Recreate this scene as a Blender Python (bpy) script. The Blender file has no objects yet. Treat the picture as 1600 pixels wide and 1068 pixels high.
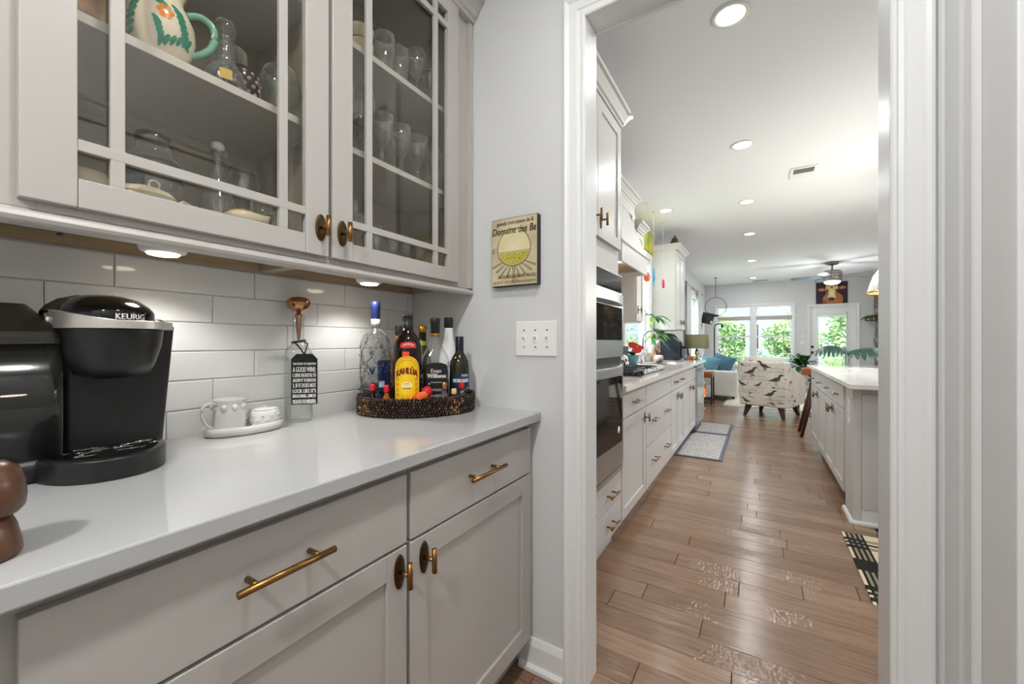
import bpy, bmesh, math, random
from mathutils import Vector, Matrix
random.seed(7)
R = random.Random(11)
PI = math.pi
sc = bpy.context.scene
COL = sc.collection

# ------------------------------------------------------------------ camera
cd = bpy.data.cameras.new('camera'); cam = bpy.data.objects.new('camera', cd); COL.objects.link(cam)
cd.sensor_width = 36.0; cd.lens = 36.0*626/1600; cd.clip_start = 0.02; cd.clip_end = 200
cam.location = (0, 0, 1.162); cam.rotation_euler = (PI/2, 0, math.atan(385/626))
sc.camera = cam
sc.view_settings.view_transform = 'Standard'; sc.view_settings.look = 'None'
sc.view_settings.gamma = 1.0; sc.view_settings.use_curve_mapping = False
sc.view_settings.exposure = 0.2
try:
    sc.cycles.transparent_max_bounces = 32; sc.cycles.max_bounces = 10; sc.cycles.diffuse_bounces = 6
    sc.cycles.caustics_reflective = False; sc.cycles.caustics_refractive = False
except Exception: pass
# ------------------------------------------------------------------ world and sun
w = bpy.data.worlds.new('sky'); sc.world = w; w.use_nodes = True
nt = w.node_tree; bg = nt.nodes['Background']
bg.inputs[0].default_value = (0.80, 0.90, 1.0, 1); bg.inputs[1].default_value = 5.8
sd = bpy.data.lights.new('sun', 'SUN'); sd.energy = 5.0; sd.angle = 0.01; sd.color = (1, .95, .86)
so = bpy.data.objects.new('sun', sd); COL.objects.link(so); so.rotation_euler = (math.radians(52), 0, math.radians(-35)); so.location = (0, 20, 12)
P_CAN, P_PANTRY, P_PUCK, P_PEND = 7.5, 9.6, 0.60, 35.0

# ------------------------------------------------------------------ materials
def lin(c):
    return tuple(((x/12.92) if x <= .04045 else ((x+.055)/1.055)**2.4) for x in [v/255 for v in c]) + (1,)
MATS = {}
def mat(name, rgb, rough=.5, metal=0., spec=.5, bump=0, bscale=200, emis=None, estr=0, trans=0, coat=0, alpha=1, sheen=0, ior=1.45):
    m = bpy.data.materials.new(name); m.use_nodes = True
    n = m.node_tree; b = n.nodes['Principled BSDF']
    b.inputs['Base Color'].default_value = lin(rgb); b.inputs['Roughness'].default_value = rough
    b.inputs['Metallic'].default_value = metal; b.inputs['Specular IOR Level'].default_value = spec
    b.inputs['Transmission Weight'].default_value = trans; b.inputs['Coat Weight'].default_value = coat
    b.inputs['IOR'].default_value = ior
    if sheen: b.inputs['Sheen Weight'].default_value = sheen
    if alpha < 1: b.inputs['Alpha'].default_value = alpha
    if emis: b.inputs['Emission Color'].default_value = lin(emis); b.inputs['Emission Strength'].default_value = estr
    # small procedural variation on every material
    tc = n.nodes.new('ShaderNodeTexCoord'); nz = n.nodes.new('ShaderNodeTexNoise'); nz.inputs['Scale'].default_value = bscale
    nz.inputs['Detail'].default_value = 3
    n.links.new(tc.outputs['Object'], nz.inputs['Vector'])
    if bump:
        bp = n.nodes.new('ShaderNodeBump'); bp.inputs['Strength'].default_value = bump; bp.inputs['Distance'].default_value = .002
        n.links.new(nz.outputs['Fac'], bp.inputs['Height']); n.links.new(bp.outputs['Normal'], b.inputs['Normal'])
    else:
        mr = n.nodes.new('ShaderNodeMapRange'); mr.inputs['To Min'].default_value = max(0, rough-.006); mr.inputs['To Max'].default_value = min(1, rough+.006)
        n.links.new(nz.outputs['Fac'], mr.inputs['Value']); n.links.new(mr.outputs['Result'], b.inputs['Roughness'])
    MATS[name] = m; return m
def mix_noise(name, c1, c2, scale=8, rough=.5, metal=0, stretch=(1,1,1), detail=5, lo=.35, hi=.65, bump=0, spec=.5, attr=None):
    m = mat(name, c1, rough, metal, spec); n = m.node_tree; b = n.nodes['Principled BSDF']
    tc = n.nodes.new('ShaderNodeTexCoord'); mp = n.nodes.new('ShaderNodeMapping'); mp.inputs['Scale'].default_value = stretch
    nz = n.nodes.new('ShaderNodeTexNoise'); nz.inputs['Scale'].default_value = scale; nz.inputs['Detail'].default_value = detail
    cr = n.nodes.new('ShaderNodeValToRGB'); cr.color_ramp.elements[0].position = lo; cr.color_ramp.elements[1].position = hi
    cr.color_ramp.elements[0].color = lin(c1); cr.color_ramp.elements[1].color = lin(c2)
    n.links.new(tc.outputs['Object'], mp.inputs['Vector']); n.links.new(mp.outputs[0], nz.inputs['Vector'])
    n.links.new(nz.outputs['Fac'], cr.inputs['Fac']); n.links.new(cr.outputs['Color'], b.inputs['Base Color'])
    if bump:
        bp = n.nodes.new('ShaderNodeBump'); bp.inputs['Strength'].default_value = bump; bp.inputs['Distance'].default_value = .003
        n.links.new(nz.outputs['Fac'], bp.inputs['Height']); n.links.new(bp.outputs['Normal'], b.inputs['Normal'])
    return m
def tone_mat(name, stops, rough=.5, grain=True, spec=.5):
    """colour chosen by the face attribute 'tone' through a ramp, with wood-like variation"""
    m = mat(name, (128,128,128), rough, 0, spec); n = m.node_tree; b = n.nodes['Principled BSDF']
    at = n.nodes.new('ShaderNodeAttribute'); at.attribute_name = 'tone'
    cr = n.nodes.new('ShaderNodeValToRGB'); e = cr.color_ramp.elements
    e[0].position = stops[0][0]; e[0].color = lin(stops[0][1]); e[1].position = stops[-1][0]; e[1].color = lin(stops[-1][1])
    for p, c in stops[1:-1]: x = e.new(p); x.color = lin(c)
    n.links.new(at.outputs['Fac'], cr.inputs['Fac']); n.links.new(cr.outputs['Color'], b.inputs['Base Color'])
    return m
def glassy(name, tint=(240,244,242), gloss=1.0, f0=.04, edge=.35, rough=.02, painted_rim=0):
    """thin clear glass: see-through with fresnel reflection and slightly denser edges"""
    m = bpy.data.materials.new(name); m.use_nodes = True; n = m.node_tree; n.nodes.clear()
    out = n.nodes.new('ShaderNodeOutputMaterial'); mx = n.nodes.new('ShaderNodeMixShader')
    tr = n.nodes.new('ShaderNodeBsdfTransparent'); gl = n.nodes.new('ShaderNodeBsdfGlossy'); gl.inputs['Roughness'].default_value = rough
    lw = n.nodes.new('ShaderNodeLayerWeight'); lw.inputs['Blend'].default_value = .5
    pw = n.nodes.new('ShaderNodeMath'); pw.operation = 'POWER'; pw.inputs[1].default_value = 3.0
    ma = n.nodes.new('ShaderNodeMath'); ma.operation = 'MULTIPLY_ADD'; ma.inputs[1].default_value = gloss*edge; ma.inputs[2].default_value = f0
    cm = n.nodes.new('ShaderNodeMixRGB'); cm.inputs[1].default_value = lin(tint)
    cm.inputs[2].default_value = lin(tuple(int(x*(1-.55*edge)) for x in tint))
    n.links.new(lw.outputs['Facing'], pw.inputs[0]); n.links.new(pw.outputs[0], ma.inputs[0]); n.links.new(ma.outputs[0], mx.inputs['Fac'])
    n.links.new(pw.outputs[0], cm.inputs[0]); n.links.new(cm.outputs[0], tr.inputs['Color'])
    n.links.new(tr.outputs[0], mx.inputs[1]); n.links.new(gl.outputs[0], mx.inputs[2])
    if painted_rim:  # diffuse white painted towards the rims, standing in for refracted highlights
        df = n.nodes.new('ShaderNodeBsdfDiffuse'); df.inputs['Color'].default_value = (.85,.87,.86,1); m2 = n.nodes.new('ShaderNodeMixShader')
        p2 = n.nodes.new('ShaderNodeMath'); p2.operation = 'MULTIPLY_ADD'; p2.inputs[1].default_value = painted_rim; p2.inputs[2].default_value = painted_rim*.06
        n.links.new(pw.outputs[0], p2.inputs[0]); n.links.new(p2.outputs[0], m2.inputs['Fac']); n.links.new(mx.outputs[0], m2.inputs[1]); n.links.new(df.outputs[0], m2.inputs[2]); n.links.new(m2.outputs[0], out.inputs['Surface'])
    else: n.links.new(mx.outputs[0], out.inputs['Surface'])
    MATS[name] = m; return m
def emitter(name, rgb, s):
    m = bpy.data.materials.new(name); m.use_nodes = True; n = m.node_tree; n.nodes.clear()
    out = n.nodes.new('ShaderNodeOutputMaterial'); e = n.nodes.new('ShaderNodeEmission'); e.inputs[0].default_value = lin(rgb); e.inputs[1].default_value = s
    n.links.new(e.outputs[0], out.inputs['Surface']); MATS[name] = m; return m

WALL = mat('wall paint', (209,210,210), .75, bump=.06, bscale=350)
CEIL = mat('ceiling paint', (238,239,242), .9, bump=.05, bscale=250)
TRIM = mat('trim paint', (228,229,229), .35)
CAB = mat('greige cabinet paint', (181,177,172), .38)
CABIN = mat('cabinet interior', (164,154,136), .6)
CABW = mat('white cabinet paint', (203,201,198), .32)
TAN = mix_noise('raw maple board', (176,156,126), (160,140,110), 12, .7, stretch=(1,1,6))
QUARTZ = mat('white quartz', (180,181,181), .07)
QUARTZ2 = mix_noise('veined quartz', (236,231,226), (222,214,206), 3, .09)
BRASS = mat('brushed brass', (150,112,66), .3, 1.0)
PEWT = mat('warm pewter', (136,120,100), .34, 1.0)
BRONZE = mat('aged bronze', (84,66,44), .38, 1.0)
STEEL = mat('stainless steel', (176,178,180), .28, 1.0)
STEELD = mat('dark steel', (95,98,104), .35, 1.0)
CHROME = mat('chrome', (215,215,215), .12, 1.0)
NICKEL = mat('brushed nickel', (150,146,138), .3, 1.0)
BLACK = mat('black plastic', (29,29,29), .34)
BLACKG = mat('black glossy plastic', (14,14,14), .1)
BLACKM = mat('black matte', (24,24,26), .6)
GLASSBLK = mat('oven black glass', (10,10,11), .04)
KICK = mat('dark toe kick', (58,46,36), .6)
WHITE = mat('white plastic', (236,236,232), .35)
CERW = mat('white ceramic', (226,226,222), .25)
CERG = mat('grey white stoneware', (205,205,202), .35)
CREAM = mix_noise('cream porcelain', (232,224,200), (222,208,176), 9, .2)
CLEAR = glassy('clear glass', (248,250,249), 1, .09, .5, .03, .28)
CLEAR2 = glassy('cabinet pane glass', (252,251,248), 1, .05, .3, .0)
WINGL = glassy('window glass', (250,252,252), 1, .04, .2, .0)
SMOKE = glassy('smoked reservoir plastic', (176,172,164), 1, .05, .3, .12, .24)
DARKGL = mat('dark brown bottle glass', (22,12,8), .06)
GREENGL = mat('dark green bottle glass', (38,38,18), .06)
AMBER = mat('amber liquor', (150,86,30), .1)
LIQ = glassy('vodka', (170,190,205), 1, .05, .4)
RED = mat('red plastic', (206,26,38), .35)
ORANGE = mat('orange plastic', (240,110,50), .4)
NAVY = mat('navy foil', (27,38,82), .35)
YEL = mat('yellow label', (240,196,24), .45)
YELD = mat('orange yellow label', (222,148,24), .45)
INKR = mat('dark red ink', (120,20,14), .5)
INKW = mat('white ink', (236,236,232), .5)
INKB = mat('black ink', (24,22,20), .6)
INKBR = mat('brown ink', (118,92,62), .7)
LABELB = mat('black label', (16,16,17), .5)
COPPER = mat('copper', (188,138,98), .2, 1.0)
GOLD = mat('gold foil', (190,140,50), .3, 1.0)
WOODP = mix_noise('pepper mill wood', (98,62,42), (58,38,28), 14, .3, stretch=(1,1,.3))
WOODD = mat('dark walnut', (70,38,26), .35)
WOODO = mix_noise('orange wood', (170,98,60), (136,72,40), 8, .4, stretch=(1,6,1))
GROUT = mat('grout', (205,205,204), .9)
CLOTHW = mat('white fabric', (222,222,218), .9, bump=.4, bscale=400)
BLUEF = mix_noise('fuzzy blue fabric', (112,150,164), (80,120,138), 60, .95, bump=.8)
BLUEP = mat('blue fabric', (80,130,158), .9, bump=.4, bscale=300)
LEAF = mix_noise('green leaf', (60,120,40), (30,84,30), 12, .4)
LEAFD = mix_noise('dark green leaf', (20,56,40), (12,40,30), 10, .35)
LEAFB = mix_noise('bright leaf', (140,176,84), (92,138,66), 10, .4)
SHRUB = mix_noise('shrub leaf', (158,182,118), (104,140,86), 2, .7)
SHRUBD = mix_noise('dark shrub leaf', (104,128,92), (66,92,64), 2, .7)
STUCCO = mix_noise('neighbour siding', (134,140,150), (124,131,142), 2, .8, stretch=(1,1,12))
ROOF = mix_noise('roof shingles', (128,132,146), (104,108,124), 20, .9)
GRASS = mix_noise('lawn', (140,150,104), (170,172,128), 6, .95)
CONC = mix_noise('patio concrete', (214,208,198), (196,190,180), 5, .9)
SOIL = mat('soil', (50,34,24), .95)
LAMPON = emitter('lamp lens', (255,250,240), 14)
PUCKON = emitter('puck lens', (255,236,204), 9)

def wood_floor():
    m = tone_mat('brown scraped plank', [(0,(132,105,84)),(.35,(141,113,92)),(.7,(147,119,97)),(1,(156,128,106))], .19)
    n = m.node_tree; b = n.nodes['Principled BSDF']; at = [x for x in n.nodes if x.type == 'ATTRIBUTE'][0]; cr = [x for x in n.nodes if x.type == 'VALTORGB'][0]
    tc = n.nodes.new('ShaderNodeTexCoord'); mp = n.nodes.new('ShaderNodeMapping'); mp.inputs['Scale'].default_value = (1.2, 22, 1)
    cb = n.nodes.new('ShaderNodeCombineXYZ'); ml = n.nodes.new('ShaderNodeMath'); ml.operation = 'MULTIPLY'; ml.inputs[1].default_value = 91.0
    ad = n.nodes.new('ShaderNodeVectorMath'); ad.operation = 'ADD'
    n.links.new(at.outputs['Fac'], ml.inputs[0]); n.links.new(ml.outputs[0], cb.inputs['X']); n.links.new(ml.outputs[0], cb.inputs['Z'])
    n.links.new(tc.outputs['Object'], ad.inputs[0]); n.links.new(cb.outputs[0], ad.inputs[1]); n.links.new(ad.outputs[0], mp.inputs['Vector'])
    nz = n.nodes.new('ShaderNodeTexNoise'); nz.inputs['Scale'].default_value = 3.2; nz.inputs['Detail'].default_value = 9; nz.inputs['Distortion'].default_value = 1.2
    n.links.new(mp.outputs[0], nz.inputs['Vector'])
    r2 = n.nodes.new('ShaderNodeValToRGB'); r2.color_ramp.elements[0].position = .28; r2.color_ramp.elements[0].color = (.52,.47,.44,1)
    r2.color_ramp.elements[1].position = .56; r2.color_ramp.elements[1].color = (1,1,1,1)
    n.links.new(nz.outputs['Fac'], r2.inputs['Fac'])
    mu = n.nodes.new('ShaderNodeMixRGB'); mu.blend_type = 'MULTIPLY'; mu.inputs[0].default_value = .75
    n.links.new(cr.outputs['Color'], mu.inputs[1]); n.links.new(r2.outputs['Color'], mu.inputs[2]); n.links.new(mu.outputs[0], b.inputs['Base Color'])
    # hand-scraped chatter: patches of small dimples
    vo = n.nodes.new('ShaderNodeTexVoronoi'); vo.inputs['Scale'].default_value = 92; vo.feature = 'SMOOTH_F1'
    mp2 = n.nodes.new('ShaderNodeMapping'); mp2.inputs['Scale'].default_value = (1, .55, 1); n.links.new(ad.outputs[0], mp2.inputs['Vector']); n.links.new(mp2.outputs[0], vo.inputs['Vector'])
    pn = n.nodes.new('ShaderNodeTexNoise'); pn.inputs['Scale'].default_value = 2.6; n.links.new(ad.outputs[0], pn.inputs['Vector'])
    pr = n.nodes.new('ShaderNodeMapRange'); pr.inputs['From Min'].default_value = .54; pr.inputs['From Max'].default_value = .68
    n.links.new(pn.outputs['Fac'], pr.inputs['Value'])
    m1 = n.nodes.new('ShaderNodeMath'); m1.operation = 'MULTIPLY'; n.links.new(vo.outputs['Distance'], m1.inputs[0]); n.links.new(pr.outputs['Result'], m1.inputs[1])
    wv = n.nodes.new('ShaderNodeTexNoise'); wv.inputs['Scale'].default_value = 7; mp3 = n.nodes.new('ShaderNodeMapping'); mp3.inputs['Scale'].default_value = (.5, 9, 1)
    n.links.new(ad.outputs[0], mp3.inputs['Vector']); n.links.new(mp3.outputs[0], wv.inputs['Vector'])
    m2 = n.nodes.new('ShaderNodeMath'); m2.operation = 'MULTIPLY_ADD'; m2.inputs[1].default_value = .55
    n.links.new(wv.outputs['Fac'], m2.inputs[0]); n.links.new(m1.outputs[0], m2.inputs[2])
    bp = n.nodes.new('ShaderNodeBump'); bp.inputs['Strength'].default_value = .85; bp.inputs['Distance'].default_value = .0045
    n.links.new(m2.outputs[0], bp.inputs['Height']); n.links.new(bp.outputs['Normal'], b.inputs['Normal'])
    return m
PLANK = wood_floor()
def tile_mat():
    m = mat('glossy white tile', (224,225,225), .06); n = m.node_tree; b = n.nodes['Principled BSDF']
    tc = n.nodes.new('ShaderNodeTexCoord'); nz = n.nodes.new('ShaderNodeTexNoise'); nz.inputs['Scale'].default_value = 11; nz.inputs['Detail'].default_value = 1
    bp = n.nodes.new('ShaderNodeBump'); bp.inputs['Strength'].default_value = .35; bp.inputs['Distance'].default_value = .004
    n.links.new(tc.outputs['Object'], nz.inputs['Vector']); n.links.new(nz.outputs['Fac'], bp.inputs['Height']); n.links.new(bp.outputs['Normal'], b.inputs['Normal'])
    return m
TILE = tile_mat()
WICKER = tone_mat('wicker strand', [(0,(34,24,20)),(.5,(72,50,36)),(.8,(128,92,60)),(1,(190,150,104))], .45)
def rug_plaid():
    m = mat('plaid', (230,205,160), .95); return m

# ------------------------------------------------------------------ mesh builder
class MB:
    def __init__(s, T=None):
        s.v = []; s.f = []; s.mi = []; s.sm = []; s.tn = []; s.cur = 0; s.smooth = False; s.tone = 0.; s.T = T
    def add(s, vs, fs):
        o = len(s.v)
        s.v += [tuple(s.T(*p)) if s.T else tuple(p) for p in vs]
        for f in fs: s.f.append([i+o for i in f]); s.mi.append(s.cur); s.sm.append(s.smooth); s.tn.append(s.tone)
        return s
    def box(s, x0, x1, y0, y1, z0, z1):
        s.add([(x0,y0,z0),(x1,y0,z0),(x1,y1,z0),(x0,y1,z0),(x0,y0,z1),(x1,y0,z1),(x1,y1,z1),(x0,y1,z1)],
              [(3,2,1,0),(4,5,6,7),(0,1,5,4),(1,2,6,5),(2,3,7,6),(3,0,4,7)]); return s
    def loft(s, rings, caps=True, closed=True):
        n = len(rings[0]); vs = [p for r in rings for p in r]; fs = []
        for i in range(len(rings)-1):
            for j in range(n if closed else n-1):
                k = (j+1) % n; fs.append((i*n+j, i*n+k, (i+1)*n+k, (i+1)*n+j))
        if caps: fs.append(tuple(range(n))[::-1]); fs.append(tuple(range((len(rings)-1)*n, len(rings)*n)))
        s.add(vs, fs); return s
    def lathe(s, c, prof, seg=24, sx=1, sy=1, caps=True, smooth=True, axis='z', rot=0):
        o = s.smooth; s.smooth = smooth; rings = []
        for r, h in prof:
            ring = []
            for i in range(seg):
                a = 2*PI*i/seg+rot; p, q = r*math.cos(a)*sx, r*math.sin(a)*sy
                if axis == 'z': ring.append((c[0]+p, c[1]+q, c[2]+h))
                elif axis == 'y': ring.append((c[0]+p, c[1]+h, c[2]+q))
                else: ring.append((c[0]+h, c[1]+p, c[2]+q))
            rings.append(ring)
        s.loft(rings, caps); s.smooth = o; return s
    def cyl(s, a, b, r, r2=None, seg=12, smooth=True):
        a, b = Vector(a), Vector(b); d = (b-a)
        if d.length < 1e-9: return s
        q = d.to_track_quat('Z', 'Y'); r2 = r if r2 is None else r2; o = s.smooth; s.smooth = smooth
        rings = [[tuple(p + q @ Vector((rr*math.cos(2*PI*i/seg), rr*math.sin(2*PI*i/seg), 0))) for i in range(seg)] for p, rr in ((a,r),(b,r2))]
        s.loft(rings); s.smooth = o; return s
    def tube(s, pts, r, seg=8, closed=False):
        o = s.smooth; s.smooth = True; P = [Vector(p) for p in pts]; n = len(P); rings = []
        up = Vector((0,0,1))
        for i, p in enumerate(P):
            t = (P[(i+1) % n]-P[i-1]) if closed else (P[min(i+1,n-1)]-P[max(i-1,0)])
            t.normalize()
            x = t.cross(up)
            if x.length < .05: x = t.cross(Vector((0,1,0)))
            x.normalize(); y = x.cross(t); rr = r[i] if isinstance(r, (list,tuple)) else r
            rings.append([tuple(p + x*rr*math.cos(2*PI*k/seg) + y*rr*math.sin(2*PI*k/seg)) for k in range(seg)])
        if closed: rings.append(rings[0]); s.loft(rings, caps=False)
        else: s.loft(rings)
        s.smooth = o; return s
    def ell(s, c, r, seg=16, rings=9):
        prof = [(max(1e-4, math.sin(PI*i/(rings-1)))*1.0, -math.cos(PI*i/(rings-1))) for i in range(rings)]
        o = s.smooth; s.smooth = True
        s.loft([[(c[0]+r[0]*p*math.cos(2*PI*k/seg), c[1]+r[1]*p*math.sin(2*PI*k/seg), c[2]+r[2]*h) for k in range(seg)] for p, h in prof])
        s.smooth = o; return s
    def extr(s, poly, f0, f1):
        """poly of 2D points, f0/f1 map (a,b)->3D for the two ends"""
        s.loft([[f0(a,b) for a, b in poly], [f1(a,b) for a, b in poly]]); return s
    def flat(s, poly, fn):
        s.add([fn(a,b) for a, b in poly], [tuple(range(len(poly)))]); return s
    def fan(s, poly, fn):
        cx = sum(p[0] for p in poly)/len(poly); cy = sum(p[1] for p in poly)/len(poly); n = len(poly)
        s.add([fn(cx,cy)]+[fn(a,b) for a, b in poly], [(0,i+1,(i+1) % n+1) for i in range(n)]); return s
    def leaf(s, base, d, L, W, droop=.3, n=6, fold=.15, notch=0):
        d = Vector(d).normalized(); side = d.cross(Vector((0,0,1)))
        if side.length < .1: side = Vector((1,0,0))
        side.normalize(); up = side.cross(d); vs = []; o = s.smooth; s.smooth = False
        for i in range(n+1):
            t = i/n; wd = W*.5*math.sin(PI*min(1, t*.93+.05))**.8*(1.15-t*.4)
            if notch and i % 2: wd *= (1-notch)
            p = Vector(base)+d*L*t+Vector((0,0,-droop*L*t*t))
            vs += [tuple(p-side*wd+up*fold*wd), tuple(p), tuple(p+side*wd+up*fold*wd)]
        fs = []
        for i in range(n):
            a = i*3; fs += [(a,a+1,a+4,a+3),(a+1,a+2,a+5,a+4)]
        s.add(vs, fs); s.smooth = o; return s
    def build(s, name, mats, parent=None, bevel=0, seg=2, origin=None, kind=None, solid=0, recalc=True):
        if not isinstance(mats, (list,tuple)): mats = [mats]
        if parent is not None: org = wloc(parent)
        elif origin is not None: org = Vector(origin)
        else:
            xs = [p[0] for p in s.v]; ys = [p[1] for p in s.v]; zs = [p[2] for p in s.v]
            org = Vector(((min(xs)+max(xs))/2, (min(ys)+max(ys))/2, min(zs)))
        me = bpy.data.meshes.new(name)
        me.from_pydata([(p[0]-org.x, p[1]-org.y, p[2]-org.z) for p in s.v], [], s.f)
        for m in mats: me.materials.append(m)
        me.polygons.foreach_set('material_index', s.mi); me.polygons.foreach_set('use_smooth', s.sm)
        if any(s.tn):
            at = me.attributes.new('tone', 'FLOAT', 'FACE'); at.data.foreach_set('value', s.tn)
        if recalc:
            bm = bmesh.new(); bm.from_mesh(me); bmesh.ops.recalc_face_normals(bm, faces=bm.faces); bm.to_mesh(me); bm.free()
        me.update()
        o = bpy.data.objects.new(name, me); COL.objects.link(o)
        if parent is not None: o.parent = parent
        else: o.location = org
        if bevel:
            b = o.modifiers.new('bevel', 'BEVEL'); b.width = bevel; b.segments = seg; b.limit_method = 'ANGLE'; b.angle_limit = .7
            if seg > 1: b.harden_normals = False
        if solid:
            b = o.modifiers.new('solid', 'SOLIDIFY'); b.thickness = solid; b.offset = 0
        if kind: o['kind'] = kind
        return o
def wloc(o):
    v = Vector((0,0,0))
    while o is not None: v = v + o.location; o = o.parent
    return v
def tag(o, label, cat, group=None):
    o['label'] = label; o['category'] = cat
    if group: o['group'] = group
    return o
def thing(name, label, cat, loc, group=None):
    o = bpy.data.objects.new(name, None); COL.objects.link(o); o.location = loc; o.empty_display_size = .05
    return tag(o, label, cat, group)
def struct(o): o['kind'] = 'structure'; return o
def dup(root, loc, label, group=None, rot=0, scale=None):
    def cp(o, par):
        c = o.copy(); COL.objects.link(c); c.parent = par
        for ch in [x for x in COL.objects if x.parent == o]: cp(ch, c)
        return c
    r = cp(root, None); r.location = loc; r.rotation_euler[2] += rot
    if scale: r.scale = scale
    r['label'] = label
    if group: r['group'] = group
    return r
def curve(P, k=5):
    out = []
    for i in range(len(P)-1):
        p0, p1, p2, p3 = [Vector(P[min(max(j,0),len(P)-1)]) for j in (i-1,i,i+1,i+2)]
        for q_ in range(k):
            t_ = q_/k; out.append(tuple(.5*((2*p1)+(p2-p0)*t_+(2*p0-5*p1+4*p2-p3)*t_*t_+(3*p1-p0-3*p2+p3)*t_**3)))
    return out+[tuple(P[-1])]
def text_poly(txt, font_space=1.0):
    cu = bpy.data.curves.new('t', 'FONT'); cu.body = txt; cu.size = 1; cu.resolution_u = 3; cu.space_character = font_space
    o = bpy.data.objects.new('t', cu); COL.objects.link(o); dg = bpy.context.evaluated_depsgraph_get(); dg.update()
    me = o.evaluated_get(dg).to_mesh(); vs = [(v.co.x, v.co.y) for v in me.vertices]; fs = [tuple(p.vertices) for p in me.polygons]
    o.evaluated_get(dg).to_mesh_clear(); bpy.data.objects.remove(o); bpy.data.curves.remove(cu)
    return vs, fs
def put_text(mb, txt, fn, a0, a1, b0, b1, shear=0, bold=0, arc=None):
    """writes txt into the rectangle a0..a1, b0..b1 of the surface fn(a,b)"""
    vs, fs = text_poly(txt)
    if not vs: return
    x0 = min(v[0] for v in vs); x1 = max(v[0] for v in vs); y0 = min(v[1] for v in vs); y1 = max(v[1] for v in vs)
    for k in range(1+bold):
        pts = []
        for x, y in vs:
            u = (x-x0)/(x1-x0); v = (y-y0)/(y1-y0)
            a = a0+(a1-a0)*u+shear*v*(b1-b0)+k*(a1-a0)*.006*(1 if k % 2 else -1); b = b0+(b1-b0)*v
            if arc: b += arc*(1-(2*u-1)**2)
            pts.append(fn(a, b))
        mb.add(pts, fs)

# ------------------------------------------------------------------ the shell
XL, YP, YP2, YF, ZC = -1.29, 1.262, 1.354, 12.5, 2.74
XR = 2.95
def wall_with_holes(mb, ax, c0, c1, a0, a1, z0, z1, holes):
    """ax 'x': wall plane x in c0..c1 running along y; ax 'y': wall in y c0..c1 running along x. holes: (a0,a1,z0,z1)"""
    def bx(p, q, r, t):
        if q-p < 1e-6 or t-r < 1e-6: return
        if ax == 'x': mb.box(c0, c1, p, q, r, t)
        else: mb.box(p, q, c0, c1, r, t)
    cur = a0
    for h in sorted(holes):
        bx(cur, h[0], z0, z1); bx(h[0], h[1], z0, h[2]); bx(h[0], h[1], h[3], z1); cur = h[1]
    bx(cur, a1, z0, z1)
WK = (4.55, 5.75, 1.02, 2.30)      # window over the sink
WL1 = (8.9, 10.9, .85, 2.25)        # living room side window
m = MB(); wall_with_holes(m, 'x', XL-.14, XL, -1.7, YF+.15, 0, ZC, [WK, WL1]); wall_left = struct(m.build('wall_left', WALL, origin=(0,0,0)))
m = MB(); wall_with_holes(m, 'y', YP, YP2, XL, XR, 0, ZC, [(-.489, .262, 0, 2.246)]); struct(m.build('wall_middle', WALL, origin=(0,0,0)))
m = MB(); wall_with_holes(m, 'x', .3616, .46, -1.7, YP, 0, ZC, [(.34, 1.105, 0, 2.05)]); struct(m.build('wall_right', WALL, origin=(0,0,0)))
m = MB(); m.box(XL-.14, 3.1, -1.8, -1.7, 0, ZC); struct(m.build('wall_rear', WALL, origin=(0,0,0)))
m = MB(); m.box(XR, XR+.14, -1.7, YF+.15, 0, ZC); struct(m.build('wall_outer', WALL, origin=(0,0,0)))
WF1 = (-1.0, .76, .50, 2.14)
DF = (1.09, 2.01, 0, 2.05)
m = MB(); wall_with_holes(m, 'y', YF, YF+.15, XL, XR, 0, ZC, [WF1, DF]); struct(m.build('wall_far', WALL, origin=(0,0,0)))
m = MB(); m.box(XL-.14, XR+.14, -1.8, YF+.15, ZC, ZC+.12); struct(m.build('ceiling', CEIL, origin=(0,0,0)))
m = MB(); m.box(XL-.14, XR+.14, -1.8, YF+.15, -.12, -.012); floor = struct(m.build('floor', KICK, origin=(0,0,0)))
# floor planks: rows run across the kitchen, each board its own part; the far, small ones are one joined part
PW = .1245; y = 1.731-15*PW; nplank = 0; far = MB(); far.tone = .1
while y < YF:
    x0 = -.9 if y > 1.3 else -.95
    if y > 6.9: x0 = XL
    x = x0-R.random()*.6
    x1 = 2.9 if y > 5.7 else (.62 if y > YP2 else .4)
    while x < x1:
        L = R.choice([.36,.5,.62,.75,.9,1.1])*R.uniform(.85,1.15)
        a, b = max(x, x0), min(x+L, x1)
        if b-a > .03:
            near = y < 6.2
            mb = MB() if near else far
            mb.tone = R.uniform(.02, 1.0)
            g = .0007; z1 = -R.random()*.0006; e = .0016
            ya, yb = y+g, min(y+PW, YF)-g; xa, xb = a+.0011, b-.0011
            mb.add([(xa,ya,-.012),(xb,ya,-.012),(xb,yb,-.012),(xa,yb,-.012),(xa,ya,z1-e),(xb,ya,z1-e),(xb,yb,z1-e),(xa,yb,z1-e),
                    (xa+e,ya+e,z1),(xb-e,ya+e,z1),(xb-e,yb-e,z1),(xa+e,yb-e,z1)],
                   [(0,1,5,4),(1,2,6,5),(2,3,7,6),(3,0,4,7),(4,5,9,8),(5,6,10,9),(6,7,11,10),(7,4,8,11),(8,9,10,11)])
            if near and nplank < 298: mb.build('plank', PLANK, floor, recalc=False); nplank += 1
            elif near:
                o = len(far.v); far.v += mb.v; far.f += [[i+o for i in f] for f in mb.f]; far.mi += mb.mi; far.sm += mb.sm; far.tn += mb.tn
        x += L
    y += PW
o = far.build('far_planks', PLANK, floor, recalc=False); o['kind'] = 'stuff'

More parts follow.
